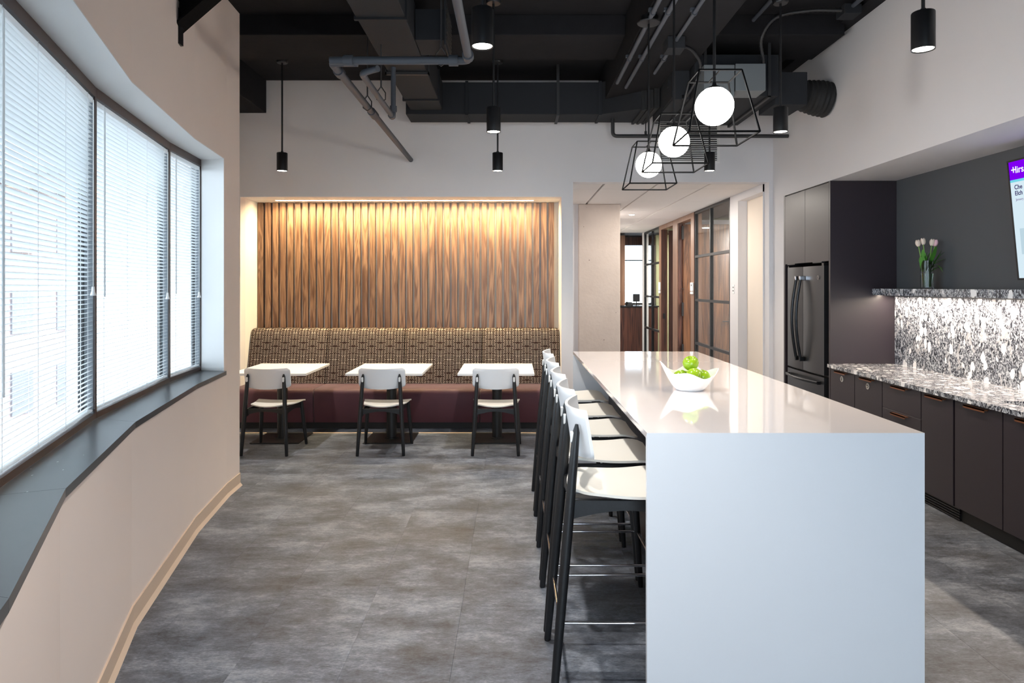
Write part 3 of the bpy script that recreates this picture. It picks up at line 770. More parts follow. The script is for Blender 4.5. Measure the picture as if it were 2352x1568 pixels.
# steel brace by the left wall
bs = thing('steel_brace', 'black steel brace rising from the curved wall to the ceiling', 'brace', (-1.96, 4.05, 3.05))
d = Vector((1.02, 0, .885)).normalized(); a = Vector((-1.99, 4.05, 3.12)); up = Vector((-d.z, 0, d.x))
for (o0, o1, y0, y1) in ((0, .012, -.06, .06), (.012, .118, -.006, .006), (.118, .13, -.06, .06)):
    p0 = a+up*o0; p1 = a+up*o1; q = d*1.05
    MB().sweep([(p0.x, 4.05+y0, p0.z), (p0.x, 4.05+y1, p0.z), (p1.x, 4.05+y1, p1.z), (p1.x, 4.05+y0, p1.z)], q).build('flange' if o1-o0 < .05 else 'web', 'black_matte', bs)
MB().box(-1.99, 4.02, 3.03, -1.972, 4.075, 3.24).build('wall_plate', 'black_metal', bs)

# ------------------------------------------------------------------ lights hanging from the ceiling
def downlight(x, y, zc, lab, vis=True):
    o = thing('cylinder_pendant', lab, 'pendant light', (0, 0, 0), 'black cylinder pendants')
    zb = 2.745
    MB().lathe([(.047, zb+.004), (.0525, zb), (.0525, zb+.178), (.05, zb+.182), (.012, zb+.182), (.012, zb+.20), (0, zb+.20)], (0, 0, 0), 32).lathe([(.047, zb+.004), (.047, zb+.03), (0, zb+.03)], (0, 0, 0), 32).build('shade', 'black_metal', o, True)
    MB().cyl((0, 0, zb+.005), (0, 0, zb+.009), .0465, n=28).build('lens', 'lamp_disc', o)
    MB().cyl((0, 0, zb+.20), (0, 0, zc-.03), .0085, n=10).build('rod', 'black_metal', o, True)
    if 3.5 < zc < 3.9: MB().box(-.045, -.045, zc, .045, .045, DECK).build('mounting_box', 'black_ceiling', o)
    MB().lathe([(0, zc-.03), (.05, zc-.03), (.056, zc-.02), (.056, zc), (0, zc)], (0, 0, 0), 24).build('canopy', 'black_metal', o, True)
    o.location = (x, y, 0)
    ld = bpy.data.lights.new('downlight', 'SPOT'); ld.energy = DOWN_W; ld.spot_size = R(112); ld.spot_blend = .8; ld.shadow_soft_size = .045; ld.color = (1, .94, .87) if x < 1 else (1, .83, .64)
    lo = bpy.data.objects.new('downlight', ld); COL.objects.link(lo); lo.location = (x, y, zb-.003)
downlight(-.15, 3.27, DECK, 'large black cylinder pendant nearest the viewer, its rod cut by the top edge')
downlight(-.15, 5.08, 3.73, 'middle black cylinder pendant in the row over the floor, in front of the duct')
downlight(-.16, 6.80, 3.85, 'smallest black cylinder pendant in the middle row, over the second table')
downlight(-2.307, 6.80, 3.85, 'black cylinder pendant above the leftmost table, near the curved wall')
downlight(1.985, 5.08, 3.73, 'black cylinder pendant in front of the flexible duct on the kitchen side')
downlight(1.95, 6.80, 3.305, 'black cylinder pendant behind the cage pendants, in front of the louvre')
downlight(1.985, 3.31, DECK, 'black cylinder pendant alone against the white kitchen wall at the upper right')
for (x, y) in ((-.15, 1.5),):  # spot added out of view without a fixture, brightens the near floor
    ld = bpy.data.lights.new('downlight', 'SPOT'); ld.energy = DOWN_W; ld.spot_size = R(112); ld.spot_blend = .8; ld.shadow_soft_size = .045; ld.color = (1, .94, .87) if x < 1 else (1, .83, .64)
    lo = bpy.data.objects.new('downlight', ld); COL.objects.link(lo); lo.location = (x, y, 2.74)

cagelab = ['largest caged globe pendant, nearest the viewer over the white island', 'middle caged globe pendant over the white island', 'smallest caged globe pendant, farthest over the white island']
first = None
for i, y in enumerate((3.42, 4.26, 5.06)):
    if first is None:
        o = first = thing('cage_pendant', cagelab[0], 'pendant light', (0, 0, 0), 'caged globe pendants over the island')
        zt, zb, zc = 2.651, 2.338, 2.50
        T = [(-.1035, -.1035, zt), (.1035, -.1035, zt), (.1035, .1035, zt), (-.1035, .1035, zt)]; B = [(-.168, -.168, zb), (.168, -.168, zb), (.168, .168, zb), (-.168, .168, zb)]
        for k in range(4):
            j = (k+1) % 4; r = .005
            MB().cyl(T[k], T[j], r, n=6).build('top_bar', 'black_matte', o)
            MB().cyl(B[k], B[j], r, n=6).build('bottom_bar', 'black_matte', o)
            MB().cyl(T[k], B[k], r, n=6).build('corner_bar', 'black_matte', o)
        MB().cyl((0, -.1035, zt), (0, .1035, zt), .004, n=6).build('cross_bar', 'black_matte', o)
        MB().lathe([(.095*math.sin(PI*k/20), zc-.095*math.cos(PI*k/20)) for k in range(21)], n=32).build('globe', 'globe', o, True)
        MB().lathe([(.048, zc+.084), (.044, zc+.0885), (.03, zc+.096), (.012, zc+.104), (.008, zc+.12), (0, zc+.12)], n=28).lathe([(.0, zc+.0955), (.048, zc+.084)], n=28).build('cap', 'black_metal', o, True)
        MB().cyl((0, 0, zc+.11), (0, 0, 3.56), .0075, n=10).build('rod', 'black_metal', o, True)
        MB().lathe([(0, 3.54), (.082, 3.545), (.085, 3.552), (.062, 3.56), (.06, 3.598), (0, 3.598)], n=28).build('canopy', 'black_metal', o, True)
    else: o = copy_tree(first)
    place(o, (1.06 if i else 1.005, y, 0), 0, cagelab[i])
    o.location.x = (1.005, 1.0, 1.0)[i]

# ------------------------------------------------------------------ island
isl = thing('kitchen_island', 'long white bar-height island with waterfall ends', 'island', (.99, 4.0, 0))
IX0, IX1, IY0, IY1, IZ = .484, 1.493, 2.48, 5.58, 1.067
T_ = .022; e = .0012    # mitred joints, arrises eased by a millimetre
MB().sweep([(IX0, IY0+e, IZ), (IX0, IY1-e, IZ), (IX0, IY1-T_, IZ-T_), (IX0, IY0+T_, IZ-T_)], (IX1-IX0, 0, 0)).build('worktop', 'quartz', isl)
MB().sweep([(IX0, IY0, 0), (IX0, IY0+T_, 0), (IX0, IY0+T_, IZ-T_-.0002), (IX0, IY0+e*.6, IZ-e*.5), (IX0, IY0, IZ-e)], (IX1-IX0, 0, 0)).build('waterfall_panel', 'quartz_side', isl)
MB().sweep([(IX0, IY1, 0), (IX0, IY1-T_, 0), (IX0, IY1-T_, IZ-T_-.0002), (IX0, IY1-e*.6, IZ-e*.5), (IX0, IY1, IZ-e)], (IX1-IX0, 0, 0)).build('waterfall_panel', 'quartz_side', isl)
MB().box(.79, IY0+.023, .1, 1.47, IY1-.023, IZ-.023).build('base_carcass', 'cabinet', isl)
MB().box(.83, IY0+.023, 0, 1.43, IY1-.023, .1).build('plinth', 'cabinet_dark', isl)
n = 5; w = (IY1-IY0-.05)/n
for i in range(n):
    y = IY0+.025+i*w
    MB().box(.772, y+.002, .1, .79, y+w-.002, IZ-.03).build('back_panel', 'cabinet', isl)
    MB().box(1.47, y+.002, .1, 1.488, y+w-.002, IZ-.03).build('door', 'cabinet', isl)

# ------------------------------------------------------------------ chairs and stools
def lerp(a, b, t): return tuple(x+(y-x)*t for x, y in zip(a, b))
def make_seat_furniture(name, lab, cat, group, seat, backlo, backhi, fy, fx, ry, rx, lean, wr, rail=None):
    o = thing(name, lab, cat, (0, 0, 0), group)
    ltop = backhi-.055
    ytop = ry+lean
    for sx in (-1, 1):      # rear legs run up behind the backrest
        a = (sx*rx, ry, 0); b = (sx*wr, ytop, ltop)
        pts = [lerp(a, b, t) for t in (0, .006, .3, .6, .85, .97, 1)]
        MB().tube(pts, .018, 14, [.0135, .015, .019, .0205, .018, .0145, .006]).build('leg', 'black_wood', o, True, 50)
    for sx in (-1, 1):
        a = (sx*fx, fy, 0); b = (sx*(fx-.035), fy-.055, seat-.02)
        pts = [lerp(a, b, t) for t in (0, .006, .4, .8, 1)]
        MB().tube(pts, .017, 14, [.0125, .014, .018, .0195, .0195]).build('leg', 'black_wood', o, True, 50)
    # seat shell
    yb, yf = ytop*.25+ry*.75+.075, fy+.005
    def seatf(u, v):
        s = 2*u-1
        hw = wr-.002+.004*v+(fx+.002-wr)*(v**.8)
        # rounded corners
        if v > .9: hw -= .035*((v-.9)/.1)**2.5
        if v < .12: hw -= .03*((.12-v)/.12)**2
        y = yb-.028*(1-s*s)*(1-v)+v*(yf-yb)
        z = seat-.012*(1-s*s)*(1-.4*v)+.010*math.cos(v*PI)**2-.02*max(0, v-.75)/.25*((v-.75)*4 if v > .75 else 0)
        return (s*hw, y, z)
    MB().shell(seatf, 16, 18, (0, 0, -.011)).build('seat', 'seat_white', o, True, 50)
    # apron rails with arched underside
    h = .06
    for sx in (-1, 1):
        x0 = sx*(lerp((rx,), (wr,), (seat-.05)/ltop)[0]-.004); y0 = ry+(ytop-ry)*(seat-.05)/ltop+.01
        x1 = sx*(fx-.038); y1 = fy-.055
        P = []
        for k in range(9):
            t = k/8; P.append((x0+(x1-x0)*t, y0+(y1-y0)*t, seat-.021-h*(1-.45*math.sin(PI*t))-.012*(1-t)))
        for k in (8, 0):
            t = k/8; P.append((x0+(x1-x0)*t, y0+(y1-y0)*t, seat-.021))
        MB().sweep(P, (-sx*.018, 0, 0)).build('side_rail', 'black_wood', o)
    for (yy, xx) in ((ry+(ytop-ry)*.6+.012, wr+.01), (fy-.065, fx-.04)):
        P = []
        for k in range(9):
            t = k/8; P.append((-xx+2*xx*t, yy, seat-.028-.052*(1-.62*math.sin(PI*t))))
        P += [(xx, yy, seat-.024), (-xx, yy, seat-.024)]
        MB().sweep(P, (0, .018, 0)).build('cross_rail', 'black_wood', o)
    # backrest
    hwid = .222; tilt = -.16
    def bf(u, v):
        s = 2*u-1
        zc = backlo+(backhi-backlo)*v
        hw = hwid
        e = abs(v-.5)*2
        if e > .72: hw -= .028*((e-.72)/.28)**2.2
        curve = .058*s*s
        y = ytop+.022-.040+curve+tilt*(v-.5)*(backhi-backlo)
        z = zc-(.012*(1-s*s) if v < .5 else .006*(1-s*s))*abs(2*v-1)
        return (s*hw, y, z)
    MB().shell(bf, 20, 12, (0, .012, 0)).build('backrest', 'shell_white', o, True, 50)
    for sx in (-1, 1):
        t = (backlo+.085)/ltop; c = lerp((sx*rx, ry, 0), (sx*wr, ytop, ltop), min(t, .97))
        mb = MB(); zz = backlo+.085; yy = c[1]-.021
        P = [(c[0]+.009*math.cos(q)*1.0, yy, zz+(.014 if math.sin(q) > 0 else -.014)+.009*math.sin(q)) for q in [2*PI*k/16 for k in range(16)]]
        mb.sweep(P, (0, .012, 0)).build('plug', 'plastic_white', o)
    if rail:
        def leg(px, py, tx, ty, zt): t = rail/zt; return (px+(tx-px)*t, py+(ty-py)*t, rail)
        rl = [leg(-rx, ry, -wr, ytop, ltop), leg(rx, ry, wr, ytop, ltop)]; fl_ = [leg(-fx, fy, -(fx-.035), fy-.055, seat), leg(fx, fy, fx-.035, fy-.055, seat)]
        for a, b in ((rl[0], rl[1]), (fl_[0], fl_[1]), (rl[0], fl_[0]), (rl[1], fl_[1])):
            MB().cyl(a, b, .0065, n=10).build('footrest', 'chrome', o, True, 50)
    return o

ch = make_seat_furniture('dining_chair', '', 'chair', 'white and black dining chairs', .46, .632, .822, .25, .235, -.25, .2175, .045, .172)
chairs = [((-2.345, 6.68, 0), R(-2), 'white and black dining chair at the leftmost table, half behind the curved wall'),
          ((-1.262, 6.68, 0), R(1.5), 'white and black dining chair at the middle table'),
          ((-.172, 6.68, 0), 0, 'white and black dining chair at the table nearest the bar stools')]
for i, (l, rz, lab) in enumerate(chairs):
    o = ch if i == 0 else copy_tree(ch)
    place(o, l, rz, lab)
st = make_seat_furniture('bar_stool', '', 'bar stool', 'bar stools along the white island', .785, .925, 1.115, .262, .235, -.262, .233, .095, .180, rail=.30)
stl = ['bar stool closest to the viewer, its whole white seat showing', 'second bar stool from the near end of the island', 'third bar stool, midway along the island',
       'fourth bar stool, next to the last at the far end', 'fifth bar stool, farthest away near the banquette']
for i, yc in enumerate((2.855, 3.40, 3.955, 4.52, 5.10)):
    o = st if i == 0 else copy_tree(st)
    place(o, (.152+.262, yc, 0), R(-90), stl[i])

# ------------------------------------------------------------------ cafe tables
tb = thing('cafe_table', '', 'table', (0, 0, 0), 'square white cafe tables by the banquette')
MB().box(-.38, -.435, .715, .38, .435, .74, .004, 2).build('tabletop', 'table_white', tb)
MB().box(-.25, -.25, .0, .25, .25, .012, .003, 1).build('base_plate', 'black_metal', tb)
MB().cyl((0, 0, .012), (0, 0, .70), .052, n=28).cyl((0, 0, .012), (0, 0, .02), .075, n=28).build('column', 'black_metal', tb, True, 50)
MB().box(-.2, -.02, .70, .2, .02, .715).box(-.02, -.2, .70, .02, .2, .715).build('top_support', 'black_metal', tb)
tabs = [((-2.43, 7.17, 0), 'leftmost small white table, partly hidden by the curved wall'), ((-1.283, 7.17, 0), 'small white table in the middle of the three'), ((-.175, 7.17, 0), 'small white table closest to the island')]
for i, (l, lab) in enumerate(tabs):
    o = tb if i == 0 else copy_tree(tb); place(o, l, 0, lab)

# ------------------------------------------------------------------ banquette
bq = thing('banquette', 'long banquette with patterned brown back and maroon seat in the alcove', 'bench', (-1.3, 8.0, 0))
BX0, BX1 = -3.16, .547
MB().box(BX0, 7.69, 0, BX1, 8.3, .075).build('plinth', 'cabinet_dark', bq)
w = (BX1-BX0)/4
sec = [(7.63, .078), (7.60, .20), (7.598, .395), (7.606, .425), (7.625, .444), (7.65, .452), (7.9, .452), (8.10, .45), (8.10, .078)]
for i in range(4):
    x0 = BX0+i*w+.002; x1 = x0+w-.004
    mb = MB(); rows = []
    xs = [(0, .012), (.004, .004), (.014, 0), (w/2, 0), (w-.018, 0), (w-.008, .004), (w-.004, .012)]
    for dx, ins in xs:
        rows.append([mb.bm.verts.new((x0+dx, y+(ins if y < 8 else 0), z-(ins if z > .1 else 0))) for y, z in sec])
    for A, B in zip(rows, rows[1:]):
        for k in range(len(sec)):
            j = (k+1) % len(sec); mb.bm.faces.new((A[k], A[j], B[j], B[k]))
    mb.bm.faces.new(rows[0]); mb.bm.faces.new(rows[-1][::-1])
    mb.build('seat_cushion', 'maroon', bq, True, 40)
bsec = [(8.055, .455), (8.10, .66), (8.16, .90), (8.195, 1.03), (8.215, 1.068), (8.25, 1.088), (8.32, 1.092), (8.37, 1.08), (8.40, 1.04), (8.40, .455)]
for i in range(4):
    x0 = BX0+i*w+.003
    mb = MB(); rows = []
    xs = [(0, .016), (.005, .006), (.018, 0), (w/2, -.004), (w-.024, 0), (w-.011, .006), (w-.006, .016)]
    for dx, ins in xs:
        rows.append([mb.bm.verts.new((x0+dx, y+(ins if y < 8.25 else -ins), z-(ins if z > 1.0 else 0))) for y, z in bsec])
    for A, B in zip(rows, rows[1:]):
        for k in range(len(bsec)):
            j = (k+1) % len(bsec); mb.bm.faces.new((A[k], A[j], B[j], B[k]))
    mb.bm.faces.new(rows[0]); mb.bm.faces.new(rows[-1][::-1])
    mb.build('back_cushion', 'fabric', bq, True, 40)

# ------------------------------------------------------------------ kitchen wall
tc = thing('tall_cabinet', 'tall dark aubergine cabinet built around the fridge', 'cabinet', (3.3, 7.0, 0))
MB().box(3.0, 6.47, 0, 3.628, 6.50, ZS-.002).build('side_panel', 'cabinet', tc)
MB().box(3.0, 7.545, 0, 3.628, 7.583, ZS-.002).build('side_panel', 'cabinet', tc)
MB().box(3.022, 6.50, 1.85, 3.628, 7.545, ZS-.012).build('upper_carcass', 'cabinet_dark', tc)
for a, b, hy in ((6.503, 7.03, 6.62), (7.034, 7.542, 7.25)):
    d = MB().box(3.0, a, 1.84, 3.02, b, ZS-.012, .001, 1).build('door', 'cabinet', tc)
    MB().box(2.985, hy, 1.828, 3.02, hy+.2, 1.839, .001, 1).build('handle', 'black_metal', d)
rf = thing('refrigerator', 'dark stainless french-door refrigerator with bowed handles', 'refrigerator', (3.3, 7.03, 0))
MB().box(3.05, 6.58, .03, 3.62, 7.49, 1.79, .004, 1).build('body', 'dark_steel_edge', rf)
def bowed(y0, y1, z0, z1, bow=.012):
    return MB().shell(lambda u, v: (3.035-.035-bow*math.sin(PI*u), y0+(y1-y0)*u, z0+(z1-z0)*v), 12, 1, lambda u, v: (.048+bow*math.sin(PI*u), 0, 0))
dl_ = bowed(7.083, 7.475, .735, 1.80).build('door', 'dark_steel', rf, True, 30)
dr_ = bowed(6.60, 7.077, .735, 1.80).build('door', 'dark_steel', rf, True, 30)
dz = bowed(6.60, 7.475, .06, .715, .014).build('freezer_drawer', 'dark_steel', rf, True, 30)
for yy, dd in ((7.135, dl_), (7.028, dr_)):
    pts = []
    for k in range(17):
        t = k/16; pts.append((2.955-.05*math.sin(PI*t), yy, .83+.87*t))
    MB().tube(pts, .012, 12, ell=1.3).build('handle', 'dark_steel_edge', dd, True, 60)
    for z in (.83, 1.66): MB().box(2.938, yy-.016, z, 2.995, yy+.016, z+.045, .005).build('handle_cap', 'chrome' if z > 1 else 'dark_steel_edge', dd)
pts = [(2.965-.05*math.sin(PI*k/16), 6.66+.75*k/16, .655) for k in range(17)]
MB().tube(pts, .014, 12, ell=1.2).build('handle', 'dark_steel_edge', dz, True, 60)
MB().box(2.955, 6.65, .64, 2.99, 6.68, .67).box(2.955, 7.39, .64, 2.99, 7.42, .67).build('handle_cap', 'dark_steel_edge', dz)
# round badge with a script-like loop
bg_ = MB(); bg_.lathe([(.017, 0), (.02, 0), (.02, .002), (.017, .002)], n=24)
bg_.tube([(.009*math.sin(a)*1.0-.002, .009*math.sin(2*a), .001) for a in [2*PI*k/20 for k in range(21)]], .0014, 6)
bmesh.ops.rotate(bg_.bm, verts=bg_.bm.verts, cent=(0, 0, 0), matrix=Matrix.Rotation(R(-90), 3, 'Y'))
bmesh.ops.translate(bg_.bm, verts=bg_.bm.verts, vec=(2.987, 6.70, 1.685))
bg_.build('badge', 'chrome', dr_)
for q in ((3.0, 7.44, 1.80, 3.04, 7.47, 1.815), (3.0, 6.605, 1.80, 3.05, 6.65, 1.825)): MB().box(*q).build('hinge_cover', 'black_metal', rf)

CH = .865
def cabinet(y0, y1, lab, kind='door', ctop=.832):
    o = thing('base_cabinet', lab, 'cabinet', (3.3, (y0+y1)/2, 0), 'dark base cabinets under the granite counter')
    top = .832
    MB().box(3.024, y0, .10, 3.625, y1, ctop).build('carcass', 'cabinet_dark', o)
    g = .0025
    fronts = [('door', .102, top-.003)] if kind != 'drawer' else [('drawer', .10, .35), ('drawer', .353, .617), ('drawer', .62, top-.003)]
    for nm, a, b in fronts:
        d = MB().box(3.0, y0+g, a, 3.021, y1-g, b, .001, 1).build(nm, 'cabinet', o)
        hy = (y0+y1)/2
        MB().box(2.972, hy-.10, b-.020, 3.0, hy+.10, b-.012).box(2.972, hy-.10, b-.030, 2.977, hy+.10, b-.012).build('handle', 'copper', d)
        if kind in ('trash', 'recycle'):
            mb = MB().cyl((2.999, hy, .752), (2.996, hy, .752), .026, n=28); bd = mb.build('badge', 'badge', d)
            mb = MB(); q = 2.9955
            if kind == 'trash':
                mb.box(q-.001, hy-.009, .738, q, hy-.006, .760).box(q-.001, hy+.006, .738, q, hy+.009, .760).box(q-.001, hy-.009, .736, q, hy+.009, .739).box(q-.001, hy-.011, .763, q, hy+.011, .766).box(q-.001, hy-.002, .742, q, hy+.002, .758).box(q-.001, hy-.004, .766, q, hy+.004, .769)
            else:
                for k in range(3):
                    a0 = R(90+120*k); 
                    for t in range(4):
                        a1 = a0+R(18+22*t); a2 = a1+R(22)
                        mb.cyl((q-.0005, hy+.013*math.cos(a1), .751+.013*math.sin(a1)), (q-.0005, hy+.013*math.cos(a2), .751+.013*math.sin(a2)), .0022, n=5)
                    a1 = a0+R(100); mb.cyl((q-.0005, hy+.013*math.cos(a1), .751+.013*math.sin(a1)), (q-.0005, hy+.013*math.cos(a1+.4), .751+.013*math.sin(a1+.4)), .005, .0005, n=5)
            mb.build('icon', 'black_metal', bd)
    return o
cabinet(6.01, 6.465, 'dark base cabinet next to the fridge tower with a round bin badge', 'trash')
cabinet(5.56, 6.006, 'dark base cabinet with a round recycling badge', 'recycle')
cabinet(5.03, 5.556, 'dark drawer unit with stacked drawers and copper tab pulls', 'drawer')
lc = cabinet(4.66, 5.026, 'dark cabinet front above the louvred grille at the floor')
mb = MB()
for i in range(5): mb.box(3.03, 4.64, .008+i*.018, 3.042, 5.05, .018+i*.018)
mb.build('louvre_grille', 'black_metal', lc)
cabinet(4.19, 4.645, 'dark base cabinet right of the louvred unit, with a copper pull', ctop=.69)
cabinet(3.72, 4.186, 'dark base cabinet beneath the sink, cut by the picture edge', ctop=.69)
cabinet(3.25, 3.716, 'dark base cabinet past the sink, beyond the frame', ctop=.69)
cabinet(2.6, 3.246, 'dark base cabinet ending the run, beyond the frame')
struct(MB().box(3.045, 2.6, 0, 3.12, 6.468, .098), 'baseboard_kitchen', 'cabinet_dark')
ct = thing('granite_counter', 'speckled grey and white granite counter along the kitchen wall', 'counter', (3.3, 4.5, CH-.03))
sx0, sx1, sy0, sy1 = 3.11, 3.50, 3.62, 4.36
for bx in ((2.97, sy1, 3.628, 6.468), (2.97, 2.58, 3.628, sy0), (2.97, sy0, sx0, sy1), (sx1, sy0, 3.628, sy1)):
    MB().box(bx[0], bx[1], CH-.032, bx[2], bx[3], CH).build('slab', 'granite', ct)
sk = thing('sink', 'undermount steel sink sunk into the granite counter', 'sink', (3.3, 4.0, .65))
z0 = .70
MB().box(sx0-.004, sy0-.004, z0, sx1+.004, sy1+.004, z0+.004).build('bottom', 'steel', sk)
MB().box(sx0-.008, sy0-.008, z0, sx0-.002, sy1+.008, CH-.033).box(sx1+.002, sy0-.008, z0, sx1+.008, sy1+.008, CH-.033).box(sx0-.002, sy0-.008, z0, sx1+.002, sy0-.002, CH-.033).box(sx0-.002, sy1+.002, z0, sx1+.002, sy1+.008, CH-.033).build('basin_wall', 'steel', sk)
MB().cyl((3.3, 3.99, z0+.004), (3.3, 3.99, z0+.007), .035, n=24).build('drain', 'chrome', sk)
bs_ = thing('granite_backsplash', 'tall granite backsplash with white blotches under the ledge', 'backsplash', (3.62, 4.5, CH))
MB().box(3.610, 2.6, CH, 3.629, 6.469, 1.514).build('slab', 'granite', bs_)
lg = thing('granite_ledge', 'granite ledge carrying the tulip vase above the backsplash', 'shelf', (3.5, 4.5, 1.515))
MB().box(3.396, 2.6, 1.515, 3.629, 6.469, 1.577, .002, 1).build('slab', 'granite', lg)
ll = thing('ledge_light', 'slim bright light strip fixed under the granite ledge', 'light', (3.5, 4.5, 1.5))
MB().box(3.485, 2.65, 1.507, 3.515, 6.40, 1.514).build('diffuser', 'ledge_led', ll)
MB().box(3.481, 2.65, 1.506, 3.485, 6.40, 1.515).box(3.515, 2.65, 1.506, 3.519, 6.40, 1.515).build('channel', 'steel', ll)

# television
tv = thing('television', 'wall-mounted screen with a purple banner, tilted forward on the dark wall', 'television', (3.6, 4.1, 1.64))
TVW, TVH = 1.44, .84
def tp(u, v, w=0): return (3.575-.095*v-w, 4.835-u, 1.643+v)
def tvbox(u0, u1, v0, v1, w0, w1):
    return MB().hexa([tp(u0, v0, w0), tp(u1, v0, w0), tp(u1, v0, w1), tp(u0, v0, w1), tp(u0, v1, w0), tp(u1, v1, w0), tp(u1, v1, w1), tp(u0, v1, w1)])
tvbox(0, TVW, 0, TVH, -.035, 0).build('housing', 'black_metal', tv)
tvbox(0, .012, 0, TVH, 0, .006).build('bezel', 'black_metal', tv); tvbox(.012, TVW, 0, .014, 0, .006).build('bezel', 'black_metal', tv); tvbox(.012, TVW, TVH-.012, TVH, 0, .006).build('bezel', 'black_metal', tv)
tvbox(.012, TVW, .014, .685, 0, .002).build('screen', 'screen_pale', tv)
tvbox(.012, TVW, .685, .702, 0, .002).build('screen_stripe', 'screen_cyan', tv)
tvbox(.012, TVW, .702, TVH-.012, 0, .002).build('screen_banner', 'screen_purple', tv)
tvbox(.06, .9, .18, .36, .002, .0025).build('screen_picture', 'screen_grey', tv)
MB().box(3.56, 4.0, 1.9, 3.63, 4.3, 2.2).build('wall_mount', 'black_metal', tv)
def text(s, u, v, size, mat, name='lettering', bold=0):
    cu = bpy.data.curves.new('t', 'FONT'); cu.body = s; cu.size = size; cu.extrude = .0004; cu.offset = bold
    to = bpy.data.objects.new('t', cu); COL.objects.link(to); dg = bpy.context.evaluated_depsgraph_get(); me = bpy.data.meshes.new_from_object(to.evaluated_get(dg))
    bpy.data.objects.remove(to)
    for vt in me.vertices:
        x, y, z = vt.co; p = tp(u+x, v+y, .0032+z); vt.co = Vector(p)-tv.location
    me.materials.clear(); me.materials.append(M[mat]); o = bpy.data.objects.new(name, me); COL.objects.link(o); o.parent = tv
text('+', .030, .742, .082, 'screen_white', bold=.0008); text('lirs', .070, .746, .066, 'screen_white', bold=.0008)
text('Che', .048, .634, .044, 'screen_text', bold=.0006); text('Elch', .048, .592, .044, 'screen_text', bold=.0006); text('January', .052, .555, .024, 'screen_text_grey')

# vase and tulips
VX, VY, VZ = 3.50, 5.78, 1.577
va = thing('vase', 'clear cylindrical glass vase on the granite ledge', 'vase', (VX, VY, VZ))
MB().lathe([(0, 0), (.048, 0), (.050, .004), (.050, .24), (.047, .24), (.047, .012), (0, .012)], (VX, VY, VZ), 32).build('body', 'vase_glass', va, True, 40)
MB().lathe([(0, .0125), (.0465, .0125), (.0465, .13), (0, .13)], (VX, VY, VZ), 28).build('water', 'vase_glass', va, True, 40)
def tulip(lab, base, head, mat, leaves, bend):
    o = thing('tulip', lab, 'tulip', (VX, VY, VZ+.02), 'tulips in the glass vase')
    b = Vector((VX+base[0], VY+base[1], VZ+.02)); h = Vector((VX+head[0], VY+head[1], VZ+head[2])); m = (b+h)/2+Vector(bend)
    pts = [b*(1-t)**2+m*2*t*(1-t)+h*t*t for t in [k/12 for k in range(13)]]
    MB().tube(pts, .0042, 8).build('stem', 'stem', o, True, 60)
    ax = (pts[-1]-pts[-2]).normalized(); q = ax.to_track_quat('Z', 'Y')
    for k in range(6):
        a0 = 2*PI*k/6; rr = 1.0 if k % 2 else .88
        def pf(u, v, a0=a0, rr=rr):
            a = a0+(u-.5)*1.35*(math.sin(PI*min(v*.92+.08, 1))**.55); r = .021*rr*math.sin(PI*(.14+.68*v))**.8
            return h+q@Vector((r*math.cos(a), r*math.sin(a), .058*v))
        def pn(u, v, a0=a0): a = a0+(u-.5); return -(q@Vector((math.cos(a), math.sin(a), 0)))*.0012
        MB().shell(pf, 6, 8, pn).build('petal', mat, o, True, 60)
    for (t0, dx, dy, L, droop) in leaves:
        p0 = pts[int(t0*12)]
        def lf(u, v):
            w = .024*math.sin(PI*min(.12+v*.88, 1))**.8*(2*u-1)
            c = p0+Vector((dx, dy, 0))*v*L+Vector((0, 0, L*(v-droop*v*v)))
            side = Vector((-dy, dx, 0)); side = side.normalized() if side.length else Vector((1, 0, 0))
            return c+side*w+Vector((dx, dy, 0))*.25*abs(w)
        MB().shell(lf, 4, 10, (.0006, .0006, 0)).build('leaf', 'leaf', o, True, 60)
tulip('cream tulip leaning out furthest towards the fridge', (-.01, .01, 0), (-.06, .02, .36), 'petal_cream', [(.5, .25, -.2, .12, .1), (.35, -.2, -.3, .17, .2), (.55, .15, .2, .10, .1)], (0, 0, .03))
tulip('cream tulip standing tallest behind its neighbours', (0, .02, 0), (-.02, .02, .375), 'petal_cream', [(.45, -.25, -.2, .17, .1), (.4, .2, -.3, .18, .1), (.5, .3, -.1, .14, .2)], (.01, 0, .03))
tulip('half-open white tulip in front of the pink one', (.01, -.01, 0), (.032, -.01, .365), 'petal_cream', [(.4, .35, -.3, .20, .1), (.45, .8, -.3, .15, .5), (.55, .1, -.4, .17, .1)], (-.01, 0, .03))
tulip('pink tulip on the side towards the screen', (.02, 0, 0), (.055, -.015, .36), 'petal_pink', [(.45, .7, -.2, .12, 1.3), (.5, .5, -.4, .15, .3), (.4, .9, -.1, .11, .8)], (-.01, 0, .03))

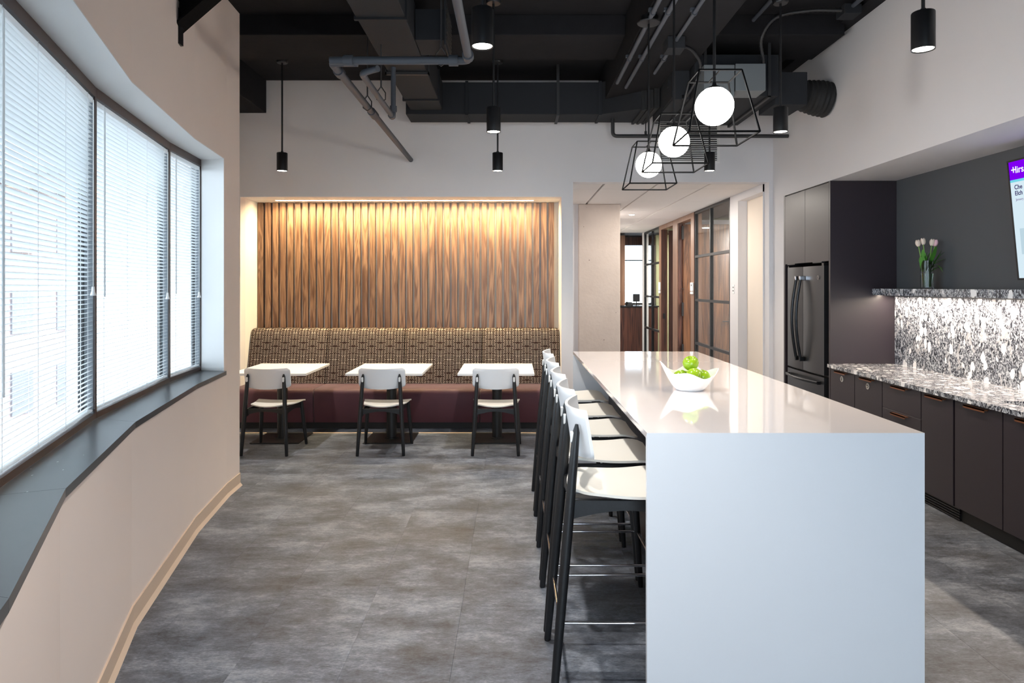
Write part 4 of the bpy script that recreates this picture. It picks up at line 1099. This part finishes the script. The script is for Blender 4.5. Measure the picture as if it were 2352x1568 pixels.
# bowl and apples
BXc, BYc = .905, 3.515
bo = thing('fruit_bowl', 'white porcelain bowl with pulled-up corners on the island', 'bowl', (BXc, BYc, IZ))
ctrl = [(0, .150, .112), (38, .122, .088), (72, .135, .122), (115, .118, .088), (150, .13, .105), (180, .152, .146), (215, .118, .09), (248, .112, .098), (300, .112, .068), (335, .128, .08), (360, .150, .112)]
def bc(th):
    th = th % 360
    for (a, r, h), (b, r2, h2) in zip(ctrl, ctrl[1:]):
        if a <= th <= b:
            t = (th-a)/(b-a); t = t*t*(3-2*t); return r+(r2-r)*t, h+(h2-h)*t
    return ctrl[0][1:]
mb = MB(); n = 72; outer = []; innr = []
for ring_, off in ((outer, 0), (innr, .005)):
    for k in range(11):
        t = k/10; row = []
        for i in range(n):
            th = 360*i/n; Rr, Hh = bc(th); r = (.066+(Rr-.066)*(t**.85)) - off; z = Hh*t**1.15
            if off: z = max(z, .006)
            row.append(mb.bm.verts.new((BXc+r*math.cos(R(th)), BYc+r*math.sin(R(th)), IZ+z)))
        ring_.append(row)
for rows, fl_ in ((outer, 0), (innr, 1)):
    for A, B in zip(rows, rows[1:]):
        for i in range(n): j = (i+1) % n; mb.bm.faces.new((A[i], A[j], B[j], B[i]))
    mb.bm.faces.new(rows[0])
for i in range(n): j = (i+1) % n; mb.bm.faces.new((outer[-1][i], outer[-1][j], innr[-1][j], innr[-1][i]))
mb.build('shell', 'ceramic', bo, True, 60)
prof = []
for k in range(25):
    a = PI*k/24; r = .041*math.sin(a)*(1+.05*math.cos(a)); z = .038*math.cos(a)
    if k < 6: z -= .013*(1-k/6)**1.6
    if k > 20: z += .007*((k-20)/4)**1.6
    prof.append((max(r, 0), z))
ap = thing('apple', '', 'apple', (0, 0, 0), 'green apples in the white bowl')
MB().lathe(prof, n=28).build('flesh', 'apple', ap, True, 60)
MB().tube([(0, 0, .018), (.001, 0, .03), (.005, 0, .043)], .0012, 6).build('stalk', 'walnut_dark', ap)
MB().lathe([(0, -.034), (.004, -.033), (.002, -.037), (0, -.037)], n=8).build('calyx', 'walnut_dark', ap)
aps = [((.912, 3.518, IZ+.136), (.3, -.45, 0), 'green apple on top of the heap in the bowl'), ((.913, 3.466, IZ+.078), (1.2, 2.1, .6), 'green apple at the front of the bowl with its blossom end showing'),
       ((.972, 3.520, IZ+.062), (.8, .9, 2), 'green apple at the right of the bowl, half behind the front one'), ((.862, 3.525, IZ+.062), (-.5, .4, 1), 'green apple at the left of the bowl, mostly behind the rim'),
       ((.917, 3.580, IZ+.056), (.2, .3, 2), 'green apple at the back, almost hidden under the others')]
for i, (l, r, lab) in enumerate(aps):
    o = ap if i == 0 else copy_tree(ap); place(o, l, 0, lab); o.rotation_euler = r

# ------------------------------------------------------------------ outside
struct(MB().box(-120, -60, -9, 60, 120, -8.9), 'floor.001', 'ground')
def building(lab, x0, y0, x1, y1, h, mat, nw, nf):
    b = thing('building', lab, 'building', ((x0+x1)/2, (y0+y1)/2, -8.9))
    MB().box(x0, y0, -8.9, x1, y1, h).build('walls', mat, b)
    MB().box(x0-.3, y0-.3, h, x1+.3, y1+.3, h+.5).build('cornice', 'far_pale', b)
    wy = (y1-y0)/nw
    for i in range(nw):
        for j in range(nf):
            z = h-2.9-j*3.6
            MB().box(x1, y0+i*wy+wy*.28, z, x1+.08, y0+i*wy+wy*.72, z+1.9).build('window', 'far_glass', b)
building('pale pink brick building outside, seen through the blinds', -40, 26, -22, 44, 6, 'far_brick', 6, 3)
building('lower grey building outside with a flat roof, seen through the blinds', -34, 10, -20, 24, 2.2, 'far_pale', 5, 2)
building('reddish building outside behind the farthest window', -34, 48, -22, 72, 9.5, 'far_brick', 8, 4)
